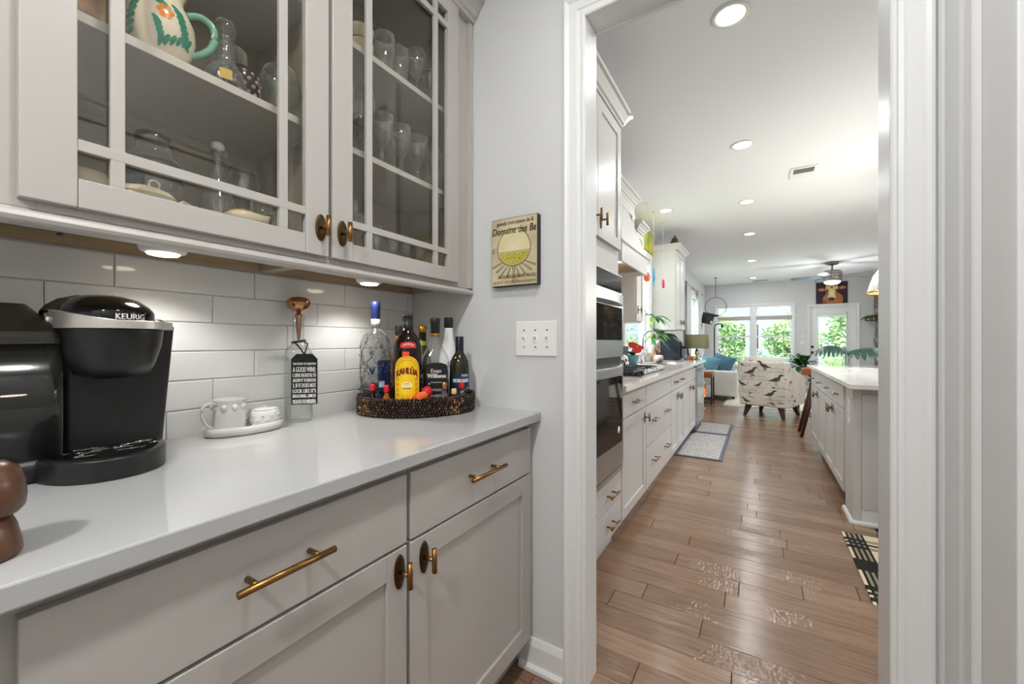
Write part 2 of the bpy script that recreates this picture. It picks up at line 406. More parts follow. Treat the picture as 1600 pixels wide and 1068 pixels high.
# door opening casing, jamb
def casing_prof(w): return [(0,0),(0,.019),(.006,.021),(.014,.018),(.02,.0145),(w*.62,.0135),(w*.68,.010),(w*.8,.0085),(w*.86,.0125),(w-.004,.012),(w,.009),(w,0)]
def casing(mb, fn, a_out, sign, z0, ztop_in, w, mitre=True):
    """vertical casing: outer edge a_out, width towards sign; fn(a,d,z)"""
    pr = casing_prof(w)
    mb.extr(pr, lambda a,d: fn(a_out+sign*a, d, z0), lambda a,d: fn(a_out+sign*a, d, ztop_in+((w-a) if mitre else w)))
def casing_head(mb, fn, a_in0, a_in1, z_in, w):
    pr = casing_prof(w)
    mb.extr(pr, lambda a,d: fn(a_in0-(w-a), d, z_in+(w-a)), lambda a,d: fn(a_in1+(w-a), d, z_in+(w-a)))
fnP = lambda a,d,z: (a, YP-d, z)
m = MB(); casing(m, fnP, -.562, 1, 0, 2.240, .074); casing(m, fnP, .333, -1, 0, 2.240, .072); casing_head(m, fnP, -.488, .261, 2.240, .073)
struct(m.build('trim_1', TRIM, origin=(0,0,0)))
m = MB(); m.box(-.5, -.487, YP-.004, YP2+.004, 0, 2.2455); m.box(.2605, .275, YP-.004, YP2+.004, 0, 2.2455); m.box(-.487, .2605, YP-.004, YP2+.004, 2.2445, 2.258)
struct(m.build('trim_2', TRIM, origin=(0,0,0), bevel=.0015))
fnK = lambda a,d,z: (a, YP2+d, z)
m = MB(); casing(m, fnK, -.562, 1, 0, 2.240, .074); casing(m, fnK, .335, -1, 0, 2.240, .074); casing_head(m, fnK, -.488, .261, 2.240, .074)
struct(m.build('trim_3', TRIM, origin=(0,0,0)))
# side door in the right pantry wall with wide casing
fnR = lambda a,d,z: (.3616-d, a, z)
m = MB(); casing(m, fnR, 1.2615, -1, 0, 2.05, .145); casing(m, fnR, .25, 1, 0, 2.05, .09); casing_head(m, fnR, .34, 1.1165, 2.05, .09)
struct(m.build('trim_4', TRIM, origin=(0,0,0)))
m = MB(lambda a,d,z: (.3616-d, a, z))
d0 = m
d0.box(.345, .47, -.035, .004, .01, 2.045); d0.box(.983, 1.103, -.035, .004, .01, 2.045)
for z0, z1 in ((.01,.24),(1.93,2.045)): d0.box(.47, .983, -.035, .004, z0, z1)
d0.box(.47, .983, -.033, -.010, .24, 1.93)
for z0, z1 in ((.28,1.89),):
    d0.add([(.51,-.010,z0),(.943,-.010,z0),(.943,-.010,z1),(.51,-.010,z1),(.56,-.001,z0+.05),(.893,-.001,z0+.05),(.893,-.001,z1-.05),(.56,-.001,z1-.05)],
           [(0,1,5,4),(1,2,6,5),(2,3,7,6),(3,0,4,7),(4,5,6,7)])
dr1 = struct(m.build('door_1', TRIM, origin=(0,0,0), bevel=.003))
m = MB(); m.lathe((.3616,.41,.95), [(.026,0),(.026,-.006),(.01,-.008),(.01,-.03),(.024,-.04),(.027,-.052),(.02,-.062)], 16, axis='x'); m.build('door_handle', NICKEL, dr1)
# baseboards
def baseboard(name, fn, a0, a1):
    mb = MB(); pr = [(0,0),(.026,0),(.026,.012),(.018,.02),(.0145,.022),(.0145,.085),(.011,.097),(.007,.107),(0,.107)]
    mb.extr(pr, lambda d,z: fn(a0,d,z), lambda d,z: fn(a1,d,z)); return struct(mb.build(name, TRIM, origin=(0,0,0)))
baseboard('baseboard_middle', fnP, -.735, -.5625)
baseboard('baseboard_far', lambda a,d,z: (a, YF-d, z), -1.28, 1.035)
baseboard('baseboard_right', fnR, -1.69, .249)
baseboard('baseboard_outer', lambda a,d,z: (XR-d, a, z), 1.36, 10.7)

# ------------------------------------------------------------------ windows and far door
def window_unit(name, fn, a0, a1, z0, z1, depth, mull, sash_z, w=.09, sill=True):
    """fn(a,d,z): d towards the room"""
    root = MB(fn)
    root.box(a0-w, a0, .001, .018, z0-w*.2, z1+w); root.box(a1, a1+w, .001, .018, z0-w*.2, z1+w); root.box(a0-w-.01, a1+w+.01, .001, .022, z1, z1+w)
    root.box(a0-w-.03, a1+w+.03, 0.001, .05, z0-.03, z0)
    root.box(a0-w, a1+w, .001, .016, z0-.11, z0-.03)
    root.box(a0, a1, -depth, 0, z0-.0, z0+.012); root.box(a0, a1, -depth, 0, z1-.012, z1); root.box(a0, a0+.012, -depth, 0, z0, z1); root.box(a1-.012, a1, -depth, 0, z0, z1)
    for c in mull: root.box(c-.045, c+.045, -depth, .004, z0, z1)
    win = struct(root.build(name, TRIM, origin=(0,0,0), bevel=.002))
    edges = [a0+.012]+[v for c in mull for v in (c-.045, c+.045)]+[a1-.012]
    for i in range(0, len(edges), 2):
        p, q = edges[i], edges[i+1]
        for k, (r, t, dd) in enumerate(((z0+.012, sash_z+.02, -depth*.45), (sash_z-.02, z1-.012, -depth*.7))):
            f = MB(fn); b = .04
            f.box(p, p+b, dd-.03, dd, r, t); f.box(q-b, q, dd-.03, dd, r, t); f.box(p+b, q-b, dd-.03, dd, r, r+b); f.box(p+b, q-b, dd-.03, dd, t-b, t)
            sa = f.build('sash', TRIM, win)
            g = MB(fn); g.box(p+b, q-b, dd-.018, dd-.013, r+b, t-b); g.build('glass_pane', WINGL, sa)
    return win
fnF = lambda a,d,z: (a, YF-d, z)
fnL = lambda a,d,z: (XL+d, a, z)
window_unit('window_1', fnF, *WF1, .13, [-.115], 1.31, w=.035)
window_unit('window_2', fnL, *WK, .13, [], 1.62, w=.07)
window_unit('window_3', fnL, *WL1, .13, [9.9], 1.55)
# far glazed door
m = MB(); casing(m, fnF, 1.04, 1, 0, 2.045, .06); casing(m, fnF, 2.06, -1, 0, 2.045, .06); casing_head(m, fnF, 1.10, 2.0, 2.045, .06)
struct(m.build('trim_5', TRIM, origin=(0,0,0)))
m = MB(fnF)
m.box(1.095, 1.262, -.10, -.05, .012, 2.045); m.box(1.825, 2.005, -.10, -.05, .012, 2.045); m.box(1.262, 1.825, -.10, -.05, .012, .24); m.box(1.262, 1.825, -.10, -.05, 1.86, 2.045)
m.box(1.245, 1.275, -.05, -.035, .22, 1.88); m.box(1.812, 1.842, -.05, -.035, .22, 1.88); m.box(1.245, 1.842, -.05, -.035, 1.85, 1.88); m.box(1.245, 1.842, -.05, -.035, .22, .25)
dr2 = struct(m.build('door_2', TRIM, origin=(0,0,0), bevel=.003))
g = MB(fnF); g.box(1.262, 1.825, -.08, -.074, .24, 1.86); g.build('glass_pane', WINGL, dr2)
g = MB(fnF); g.box(1.275, 1.812, -.07, -.05, 1.80, 1.85); g.build('blind_headrail', WHITE, dr2)
g = MB(fnF)
for k in range(5): g.box(1.28, 1.807, -.072, -.054, 1.765+.007*k, 1.768+.007*k)
g.build('blind_slats', WHITE, dr2)
g = MB(fnF); g.lathe((1.155,-.05,.90), [(.03,0),(.03,.008),(.012,.01),(.012,.04),(.028,.05),(.024,.07)], 14, axis='y'); g.build('door_handle', BRONZE, dr2)
g = MB(fnF); g.lathe((1.155,-.05,1.04), [(.03,0),(.03,.012),(.012,.016),(.012,.03)], 14, axis='y'); g.build('deadbolt', BRONZE, dr2)

# ------------------------------------------------------------------ cabinet helpers (T maps a along, d outward, z up)
def Tleft(xf): return lambda a,d,z: (xf+d, a, z)
def Tright(xf): return lambda a,d,z: (xf-d, a, z)
def Tfront(yf): return lambda a,d,z: (a, yf-d, z)
TH = .019
def shaker(T, par, y0, y1, z0, z1, mt, name='door', st=.057, panel=True):
    m = MB(T)
    if panel:
        m.box(y0, y0+st, -TH, 0, z0, z1); m.box(y1-st, y1, -TH, 0, z0, z1)
        m.box(y0+st, y1-st, -TH, 0, z0, z0+st); m.box(y0+st, y1-st, -TH, 0, z1-st, z1)
        m.box(y0+st, y1-st, -TH+.002, -.008, z0+st, z1-st)
    else: m.box(y0, y1, -TH, 0, z0, z1)
    return m.build(name, mt, par, bevel=.0014)
def pull(T, par, yc, z, L=.16, mt=None, r=.0058):
    m = MB(T); m.cyl((yc-L/2, .034, z), (yc+L/2, .034, z), r, seg=12)
    for s in (-1, 1): m.cyl((yc+s*L*.32, -.001, z), (yc+s*L*.32, .034, z), r*.85, seg=10)
    return m.build('handle', mt or BRASS, par)
def tknob(T, par, yc, z, off=0.0, plate=True, vert=.056, ph=.077, pw=.03, mt=(BRONZE, BRASS)):
    m = MB(T)
    if plate:
        m.smooth = True
        pts = [(pw/2*math.cos(2*PI*i/28), ph/2*math.sin(2*PI*i/28)) for i in range(28)]
        m.loft([[(yc+a, 0, z+b) for a, b in pts], [(yc+a, .002, z+b) for a, b in pts], [(yc+a*.9, .0035, z+b*.95) for a, b in pts], [(yc+a*.3, .0035, z+b*.3) for a, b in pts]])
    m.cur = 1; m.cyl((yc, .0, z), (yc, .034, z), .0048, seg=10)
    m.cyl((yc, .034, z-vert/2), (yc, .034, z+vert/2), .0062, seg=14)
    return m.build('knob', list(mt), par)

# ------------------------------------------------------------------ pantry backsplash tiles
m = MB(); m.box(XL-.001, XL+.002, -1.0, YP-.0005, .905, 1.372); g = struct(m.build('backsplash', GROUT, origin=(0,0,0))); g.name = 'trim_6'
rows = [(1.2917,1.368,.311),(1.2147,1.2903,.2025),(1.1377,1.2133,.407),(1.0607,1.1363,.311),(.9837,1.0593,.2035),(.908,.9823,.407)]
for z0, z1, off in rows:
    y = off-.3065*5
    while y < YP:
        a, b = max(y, -.95)+.0007, min(y+.3065, YP-.002)-.0007
        if b-a > .01:
            mb = MB(); e = .0028; x0, x1, xe = XL+.001, XL+.0085, XL+.0068
            mb.add([(x0,a,z0),(x0,b,z0),(x0,b,z1),(x0,a,z1),(xe,a,z0),(xe,b,z0),(xe,b,z1),(xe,a,z1),(x1,a+e,z0+e),(x1,b-e,z0+e),(x1,b-e,z1-e),(x1,a+e,z1-e)],
                   [(3,2,1,0),(0,1,5,4),(1,2,6,5),(2,3,7,6),(3,0,4,7),(4,5,9,8),(5,6,10,9),(6,7,11,10),(7,4,8,11),(8,9,10,11)])
            # each tile hangs a hair out of plane, as set by hand
            t1, t2 = R.uniform(-.0006,.0006), R.uniform(-.0006,.0006)
            for i in (8,9,10,11):
                p = mb.v[i]; mb.v[i] = (p[0]+(t1 if i in (9,10) else -t1)+(t2 if i in (10,11) else -t2), p[1], p[2])
            mb.build('tile', TILE, g)
        y += .3065

# ------------------------------------------------------------------ pantry lower cabinets and counter
XFp = -.68
T = Tleft(XFp)
def base_cab(name, label, y0, y1, T, back, ztop, mt, hollow=False, kd=-.075):
    root = thing(name, label, 'cabinet', (T(0,0,0)[0] if T(0,0,0)[0] != T(0,1,0)[0] else (y0+y1)/2, (y0+y1)/2, 0))
    m = MB(T)
    if hollow:
        m.box(y0, y0+.018, -back, -TH-.001, .105, ztop); m.box(y1-.018, y1, -back, -TH-.001, .105, ztop); m.box(y0+.018, y1-.018, -back, -TH-.001, .105, .125); m.box(y0+.018, y1-.018, -TH-.02, -TH-.001, .125, ztop)
    else: m.box(y0, y1, -back, -TH-.001, .105, ztop)
    m.box(y0+.001, y1-.001, -back, kd, 0.0, .105)
    m.build('carcass', [mt], root, bevel=.001)
    return root
c = base_cab('base_cabinet', 'greige cabinet below the coffee maker, one wide drawer over one door', .062, .655, T, .60, .884, CAB)
d = shaker(T, c, .089, .650, .708, .862, CAB, 'drawer', panel=False); pull(T, d, .367, .792, .158)
d = shaker(T, c, .089, .650, .128, .701, CAB); tknob(T, d, .627, .652)
c = base_cab('base_cabinet', 'greige cabinet below the bottle tray, narrow drawer over one door, against the end wall', .656, 1.261, T, .60, .884, CAB)
d = shaker(T, c, .662, 1.230, .708, .862, CAB, 'drawer', panel=False); pull(T, d, .936, .792, .166)
d = shaker(T, c, .662, 1.230, .128, .701, CAB); tknob(T, d, .704, .650)
c = base_cab('base_cabinet', 'greige cabinet at the near end of the pantry run, mostly out of the picture', -.55, .061, T, .60, .884, CAB)
d = shaker(T, c, -.52, .030, .708, .862, CAB, 'drawer', panel=False); pull(T, d, -.24, .792, .158)
d = shaker(T, c, -.52, .030, .128, .701, CAB); tknob(T, d, -.48, .652)
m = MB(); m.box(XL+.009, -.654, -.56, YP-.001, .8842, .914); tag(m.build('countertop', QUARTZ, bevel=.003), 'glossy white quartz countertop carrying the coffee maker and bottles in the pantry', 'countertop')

# ------------------------------------------------------------------ pantry upper cabinets with glass doors
XU = -.95; TU = Tleft(XU); ZU0, ZU1 = 1.383, 2.405
def crown(mb, fn, a0, a1, zb):
    pr = [(-.02,0),(.004,0),(.006,.012),(.016,.018),(.022,.032),(.04,.056),(.052,.062),(.054,.08),(-.02,.08)]
    mb.extr(pr, lambda d,z: fn(a0,d,zb+z), lambda d,z: fn(a1,d,zb+z))
def glass_cab(label, y0, y1, dy0, dy1, vm, shelves, knob_y, knob_z):
    root = thing('glass_cabinet', label, 'cabinet', (XU, (y0+y1)/2, 1.345))
    m = MB(TU); D = .338; s = .018
    m.cur = 0
    m.box(y0, y0+s, -D, -TH-.001, 1.372, 2.43); m.box(y1-s, y1, -D, -TH-.001, 1.372, 2.43)
    m.box(y0+s, y1-s, -D, -TH-.003, 2.41, 2.43)
    m.box(y0+s, y1-s, -D, -TH-.003, 1.400, 1.418); m.box(y0+s, y1-s, -D, -D+.008, 1.372, 2.41)
    m.build('carcass', [CABIN], root)
    m = MB(TU)   # face frame
    m.box(y0, max(dy0+.02, y0+.01), -TH-.02, -TH, 1.37, 2.43); m.box(dy1-.02, y1, -TH-.02, -TH, 1.37, 2.43)
    m.box(dy0+.02, dy1-.02, -TH-.02, -TH, 1.37, 1.425); m.box(dy0+.02, dy1-.02, -TH-.02, -TH, 2.36, 2.43)
    m.build('face_frame', CAB, root, bevel=.001)
    m = MB(TU); m.box(y0+s, y1-s, -D+.008, -D+.022, 1.3725, 1.400); m.build('hanging_rail', TAN, root)
    m = MB(TU); m.box(y0+s, y1-s, -D+.022, -.045, 1.3965, 1.3998); m.build('underside_panel', TAN, root)
    m = MB(TU)   # rounded light rail
    pr = [(-.040,1.345),(-.010,1.345),(-.004,1.348),(-.001,1.354),(-.004,1.361),(-.010,1.365),(-.018,1.3695),(-.040,1.3695)]
    m.smooth = False; m.extr(pr, lambda d,z: TU(y0,d,z) if False else (y0,d,z), lambda d,z: (y1,d,z)); m.build('light_rail', CAB, root, bevel=.001)
    m = MB(TU); crown(m, lambda a,d,z: (a,d,z), y0, y1, 2.405); m.build('crown', CAB, root)
    for z in shelves:
        m = MB(TU); m.box(y0+s, y1-s, -D+.008, -.045, z-.018, z); m.build('shelf', CABW, root, bevel=.001)
    m = MB(TU)
    for k in range(26):
        zz = 1.50+.032*k
        m.cyl((y1-s+.0005, -.075, zz), (y1-s-.0005, -.075, zz), .0028, seg=8)
    o = m.build('peg_holes', BLACKM, root); o['kind'] = 'stuff'
    # door
    m = MB(TU); st = .0615
    zi0, zi1 = 1.4305, 2.349
    m.box(dy0, dy0+st, -TH, 0, ZU0, ZU1); m.box(dy1-st, dy1, -TH, 0, ZU0, ZU1)
    m.box(dy0+st+.0006, dy1-st-.0006, -TH, -.0003, ZU0, zi0); m.box(dy0+st+.0006, dy1-st-.0006, -TH, -.0003, zi1, ZU1)
    door = m.build('door', CAB, root, bevel=.0014)
    ya, yb = dy0+st, dy1-st
    zh = ((1.477,1.496),(2.290,2.311))
    for a, b in vm:
        m = MB(TU); m.box(a, b, -.013, -.002, zi0, zi1); m.build('muntin', CAB, door, bevel=.001)
    for a, b in zh:
        m = MB(TU); m.box(ya, yb, -.0125, -.0015, a, b); m.build('muntin', CAB, door, bevel=.001)
    ys = [ya]+[q for p in vm for q in p]+[yb]; zs = [zi0, zh[0][0], zh[0][1], zh[1][0], zh[1][1], zi1]
    for i in range(0, 6, 2):
        for k in range(0, 6, 2):
            m = MB(TU); m.box(ys[i], ys[i+1], -.0165, -.0135, zs[k], zs[k+1]); m.build('glass_pane', CLEAR2, door)
    tknob(TU, door, knob_y, knob_z, ph=.068, vert=.05, mt=(BRONZE, BRASS))
    return root
gcL = glass_cab('greige wall cabinet with glass door over the coffee maker, holding the painted pitcher', .090, .6425, .125, .637, [(.226,.245),(.512,.532)], (1.7325, 2.045), .614, 1.453)
gcR = glass_cab('greige wall cabinet with glass door over the bottle tray, full of stemware', .6426, 1.2585, .648, 1.167, [(.757,.777),(1.037,1.056)], (1.724, 2.031), .676, 1.452)
m = MB(TU)
# filler and crown return beside the end wall belong to the right-hand cabinet
m.box(1.180, 1.2585, -TH-.021, -TH+.001, 1.371, 2.404); m.box(1.238, 1.2585, -TH, -.004, 1.37, 2.405); m.build('filler', CAB, gcR, bevel=.001)
c = thing('wall_cabinet', 'greige wall cabinet edge beyond the painted-pitcher cabinet, mostly out of the picture', 'cabinet', (XU, -.2, 1.345))
m = MB(TU); m.box(-.5, .0895, -.338, -TH, 1.372, 2.43); m.build('carcass', CAB, c)
shaker(TU, c, -.48, .060, ZU0, ZU1, CAB)
m = MB(TU); pr = [(-.040,1.345),(-.010,1.345),(-.004,1.348),(-.001,1.354),(-.004,1.361),(-.010,1.365),(-.018,1.3695),(-.040,1.3695)]
m.extr(pr, lambda d,z: (-.5,d,z), lambda d,z: (.0895,d,z)); m.build('light_rail', CAB, c, bevel=.001)
m = MB(TU); crown(m, lambda a,d,z: (a,d,z), -.5, .0895, 2.405); m.build('crown', CAB, c)

# puck lights under the cabinets
def puck(x, y, label):
    t = thing('puck_light', label, 'light', (x, y, 1.3965), 'puck lights under the cabinets')
    m = MB(); m.lathe((x,y,1.3965), [(.036,0),(.042,-.006),(.043,-.026),(.040,-.034),(.031,-.037)], 32, caps=True); m.build('housing', WHITE, t)
    m = MB(); m.lathe((x,y,1.3965), [(.030,-.0368),(.027,-.0405),(.016,-.0425),(.001,-.043)], 28); m.build('lens', PUCKON, t)
    ld = bpy.data.lights.new('puck_lamp', 'SPOT'); ld.energy = P_PUCK*5; ld.color = (1,.96,.90); ld.spot_size = 2.35; ld.spot_blend = .6; ld.shadow_soft_size = .02
    lo = bpy.data.objects.new('puck_lamp', ld); COL.objects.link(lo); lo.parent = t; lo.location = (0,0,-.058)
puck(-1.135, .355, 'round white puck light above the coffee maker')
puck(-1.125, .905, 'round white puck light above the bottle tray')
m = MB(); m.lathe((-1.2685,.2225,1.388), [(.0075,0),(.0075,.002),(.006,.003)], 18, axis='x'); m.cyl((-1.2665,.2225,1.388),(-1.262,.2225,1.388),.003,seg=8)
tag(m.build('screw', NICKEL), 'small round-headed screw with washer in the rail under the cabinet', 'screw')

# ------------------------------------------------------------------ end wall: wine picture and switch plate
ax0, ax1, az0, az1 = -.848, -.656, 1.366, 1.613; AY = YP-.026
t = thing('wine_picture', 'small wine glass picture on a dark-edged board above the light switches', 'picture', (-.752, YP, az0))
m = MB(); m.box(ax0, ax1, AY, YP-.0005, az0, az1); m.build('board', mat('navy board edge', (40,42,54), .6), t, bevel=.001)
PARCH = mix_noise('parchment print', (214,202,168), (176,164,128), 7, .7, detail=8)
W_, H_ = ax1-ax0, az1-az0
def art(layer): return lambda u,v: (ax0+u*W_, AY-.0004*layer, az0+v*H_)
m = MB(); m.flat([(0.008,.008),(.992,.008),(.992,.992),(.008,.992)], art(1)); m.build('print', PARCH, t)
m = MB()
for a in (-62,-48,-34,-18,14,30,46,60):   # fan of green strokes behind the stem
    s_, c_ = math.sin(math.radians(a)), math.cos(math.radians(a)); r0, r1 = .2, .36+.05*abs(s_)
    bx, by = .5, .46
    p, q = (bx+s_*r0*1.2, by-c_*r0), (bx+s_*r1*1.35, by-c_*r1*.95); wd = .018
    m.flat([(p[0]-c_*wd*.6,p[1]-s_*wd*.4),(p[0]+c_*wd*.6,p[1]+s_*wd*.4),(q[0]+c_*wd*1.6,q[1]+s_*wd),(q[0]-c_*wd*1.6,q[1]-s_*wd)], art(2))
m.build('print', mat('sage ink', (140,140,104), .8), t)['kind'] = 'stuff'
bowl = [(.5+.36*math.cos(a)*(1 if math.sin(a) < 0 else 1-.22*math.sin(a)**1.5), .55+(.33 if math.sin(a) > 0 else .26)*math.sin(a)) for a in [2*PI*i/48 for i in range(48)]]
bowl = [(x, min(y, .83)) for x, y in bowl]
m = MB(); m.fan(bowl, art(3)); m.build('print', mix_noise('pale glass wash', (226,218,178), (206,196,140), 5, .7), t)
wine = [p for p in bowl if p[1] <= .50]; wine = [(.5+(x-.5)*.93, .5-(.5-y)*.93) for x, y in wine]
m = MB(); m.fan(wine, art(4)); m.build('print', mix_noise('green wine speckle', (158,150,40), (200,190,96), 160, .7), t)
m = MB()
for k in range(48):
    p, q = bowl[k], bowl[(k+1) % 48]; dx, dy = q[0]-p[0], q[1]-p[1]; L = math.hypot(dx,dy)+1e-6; nx, ny = -dy/L*.007, dx/L*.006
    m.flat([(p[0]-nx,p[1]-ny),(q[0]-nx,q[1]-ny),(q[0]+nx,q[1]+ny),(p[0]+nx,p[1]+ny)], art(5))
m.flat([(.455,.29),(.478,.24),(.482,.03),(.494,.03),(.492,.25),(.47,.30)], art(5)); m.flat([(.545,.29),(.522,.24),(.524,.03),(.512,.03),(.510,.25),(.53,.30)], art(5))
m.flat([(.16,.497),(.84,.497),(.84,.503),(.16,.503)], art(5))
put_text(m, 'grands crus caisses de B', art(6), .12, .92, .885, .955, bold=1)
put_text(m, 'Domaine des Ba', art(6), .02, .97, .765, .865, shear=.2, bold=1)
put_text(m, 'BOURGOGNE ALIG', art(6), .16, .97, .115, .16, bold=1)
put_text(m, 'grand vin de Bourgogne', art(6), .04, .95, .03, .085, shear=.25)
put_text(m, '5\u00b0', art(6), .02, .11, .50, .57)
m.build('print', INKBR, t)

t = thing('switch_plate', 'white three-gang switch plate on the end wall below the wine picture', 'switch', (-.674, YP, 1.112))
m = MB(); m.box(-.757, -.592, YP-.0065, YP-.0003, 1.112, 1.236); m.build('plate', WHITE, t, bevel=.003, seg=3)
for k in (-1,0,1):
    x = -.6745+k*.046
    m = MB(); m.box(x-.006, x+.006, YP-.0085, YP-.006, 1.160, 1.188)
    m.add([(x-.004,YP-.008,1.170),(x+.004,YP-.008,1.170),(x+.004,YP-.008,1.181),(x-.004,YP-.008,1.181),(x-.004,YP-.019,1.180),(x+.004,YP-.019,1.180),(x+.004,YP-.017,1.187),(x-.004,YP-.017,1.187)],
          [(3,2,1,0),(4,5,6,7),(0,1,5,4),(1,2,6,5),(2,3,7,6),(3,0,4,7)])
    m.build('toggle', WHITE, t, bevel=.0008)
    for z in (1.144, 1.204): m = MB(); m.cyl((x, YP-.0060, z), (x, YP-.0078, z), .0032, seg=10); m.build('screw', NICKEL, t)

# ------------------------------------------------------------------ coffee maker (single-serve)
KX, KY = -1.10, .27
t = thing('coffee_maker', 'black single-serve coffee maker with silver handle band on the white counter', 'coffee maker', (-1.10, .25, .914))
def rrect(x0, x1, y0, y1, r, n=5):
    pts = []
    for cx, cy, a0 in ((x1-r,y1-r,0),(x0+r,y1-r,90),(x0+r,y0+r,180),(x1-r,y0+r,270)):
        for i in range(n+1): a = math.radians(a0+90*i/n); pts.append((cx+r*math.cos(a), cy+r*math.sin(a)))
    return pts
m = MB(); m.smooth = True
b0 = rrect(-1.258, -1.115, .200, .348, .012); b1 = rrect(-1.258, -1.112, .199, .370, .012); b2 = rrect(-1.25, -1.135, .206, .354, .012)
m.smooth = False
m.loft([[(x,y,.9155) for x,y in b0], [(x,y,1.195) for x,y in b1], [(x,y,1.212) for x,y in b2]]); m.build('body', BLACK, t, bevel=.003)
# drip tray: half-oval base in front
def half_oval(x0, xr, y0, y1, n=64, sk=0):
    yc, ry = (y0+y1)/2, (y1-y0)/2
    return [(x0, y1)]+[(x0+xr*math.sin(PI*i/n)**.75, yc+ry*math.cos(PI*i/n)) for i in range(1,n)]+[(x0, y0)]
ho = half_oval(-1.13, .148, .158, .342)
m = MB(); m.smooth = True; m.loft([[(x,y,.9145) for x,y in ho], [(x,y,.9146) for x,y in ho], [(x,y,.9500) for x,y in ho], [(x,y,.951) for x,y in ho], [(-1.13+(x+1.13)*.97,.25+(y-.25)*.97,.9545) for x,y in ho]]); m.build('drip_tray', BLACK, t)
hi = [(-1.122+(x+1.13)*.86, .25+(y-.25)*.86) for x, y in ho]
m = MB(); m.loft([[(x,y,.9546) for x,y in hi], [(x,y,.9562) for x,y in hi]]); gr = m.build('drip_plate', BLACKG, t)
m = MB()
for k in range(24):
    a = R.uniform(.19,.31); x = R.uniform(-1.105,-1.03); L = R.uniform(.008,.03)
    m.tube([(x+R.uniform(-.003,.003), a+L*j/3, .9566) for j in range(4)], .0005, 4)
m.build('grate_lines', CHROME, gr)['kind'] = 'stuff'
# brew head bucket
m = MB(); m.smooth = True
HC = (-1.085, .262)
def hd(rx, ry, z, n=36, back=-1.13):
    return [(max(back, HC[0]+rx*math.cos(2*PI*i/n)), HC[1]+ry*math.sin(2*PI*i/n), z) for i in range(n)]
m.loft([hd(.030,.030,1.092), hd(.036,.038,1.098), hd(.062,.054,1.1005), hd(.070,.062,1.122), hd(.078,.071,1.155), hd(.081,.074,1.182), hd(.081,.074,1.192)]); m.build('brew_head', BLACK, t)
# lid dome
m = MB(); m.smooth = True
def dm(f, z, dx=0, n=40):
    out = []
    for i in range(n):
        a = 2*PI*i/n; c_, s_ = math.cos(a), math.sin(a)
        out.append((-1.118+dx+(.098 if c_ > 0 else .115)*c_*f, .256+(.074 if s_ > 0 else (.064 if c_ > -.2 else .085))*s_*f, z))
    return out
m.loft([dm(.97,1.190), dm(1.0,1.200), dm(1.0,1.2185), dm(.985,1.2225), dm(.90,1.233,-.004), dm(.70,1.2465,-.010), dm(.42,1.2545,-.016), dm(.1,1.2570,-.02)]); lid = m.build('lid', BLACKG, t)
m = MB()
def lidfront(u, z):
    a = math.radians(-4+u); return (-1.118+.0990*math.cos(a), .256+(.075 if math.sin(a) > 0 else .065)*math.sin(a), z)
put_text(m, 'KEURIG', lidfront, -2, 34, 1.2052, 1.2158, bold=2); m.build('lettering', INKW, lid)
# silver handle band
m = MB(); m.smooth = False
n = 40; rings = []
for i in range(n+1):
    u = i/n; a = math.radians(-98+190*u)
    x, y = -1.108+.118*max(math.cos(a),-.12)+(-.015 if u > .9 else 0), .268+.087*math.sin(a)
    e_ = max(0, 1-u/.5); zt = 1.2020+.020*e_*e_*(3-2*e_)
    wdt = .004+.011*min(1, u*2.2); nx, ny = math.cos(a), math.sin(a)
    zb = 1.1870
    rings.append([(x, y, zb), (x, y, zt), (x-nx*wdt, y-ny*wdt, zt), (x-nx*wdt, y-ny*wdt, zb)])
m.loft(rings); bd = m.build('handle_band', mat('satin silver plastic', (196,192,184), .32, .55), t, bevel=.001)
m = MB(); m.lathe((-1.1155,.1825,1.203), [(.013,.0),(.0135,-.004),(.011,-.007),(.002,-.0075)], 20, axis='y'); m.build('pivot_cap', CHROME, bd)
m = MB(); m.lathe((-1.15,.352,1.2075), [(.010,0),(.0095,.003),(.006,.0035)], 18, sy=.7); m.build('power_button', CHROME, t)
# reservoir, its lid and foot
m = MB(); m.smooth = True; rr = rrect(-1.255, -1.080, .030, .1965, .020, 8)
m.loft([[(x,y,.9555) for x,y in rr], [(x,y,1.158) for x,y in rr]]); m.build('water_reservoir', SMOKE, t)
m = MB(); wr = [(-1.166+(x+1.166)*.95, .1135+(y-.1135)*.95) for x, y in rr]; m.smooth = True
m.loft([[(x,y,.9575) for x,y in wr], [(x,y,1.095) for x,y in wr]]); m.build('water', glassy('dim water', (176,176,182), 1, .04, .3), t)
m = MB(); m.smooth = True; m.loft([[(x,y,.9145) for x,y in rr], [(x,y,.9545) for x,y in rr]]); m.build('reservoir_foot', BLACK, t)
m = MB(); m.smooth = False; r3 = rrect(-1.26,-1.072,.026,.1985,.022,8)
def top(f, z, dy=0): return [(-1.166+(x+1.166)*f, .115+(y-.115)*f+dy, z) for x, y in r3]
m.loft([top(1,1.159), top(1,1.170), [(x, y, z+(.022 if x < -1.16 else 0)) for x,y,z in top(.97,1.180)], [(-1.20+(x+1.166)*.62, .108+(y-.115)*.62, 1.232) for x, y in r3]]); m.build('reservoir_lid', mat('charcoal plastic', (52,50,44), .35), t, bevel=.002)

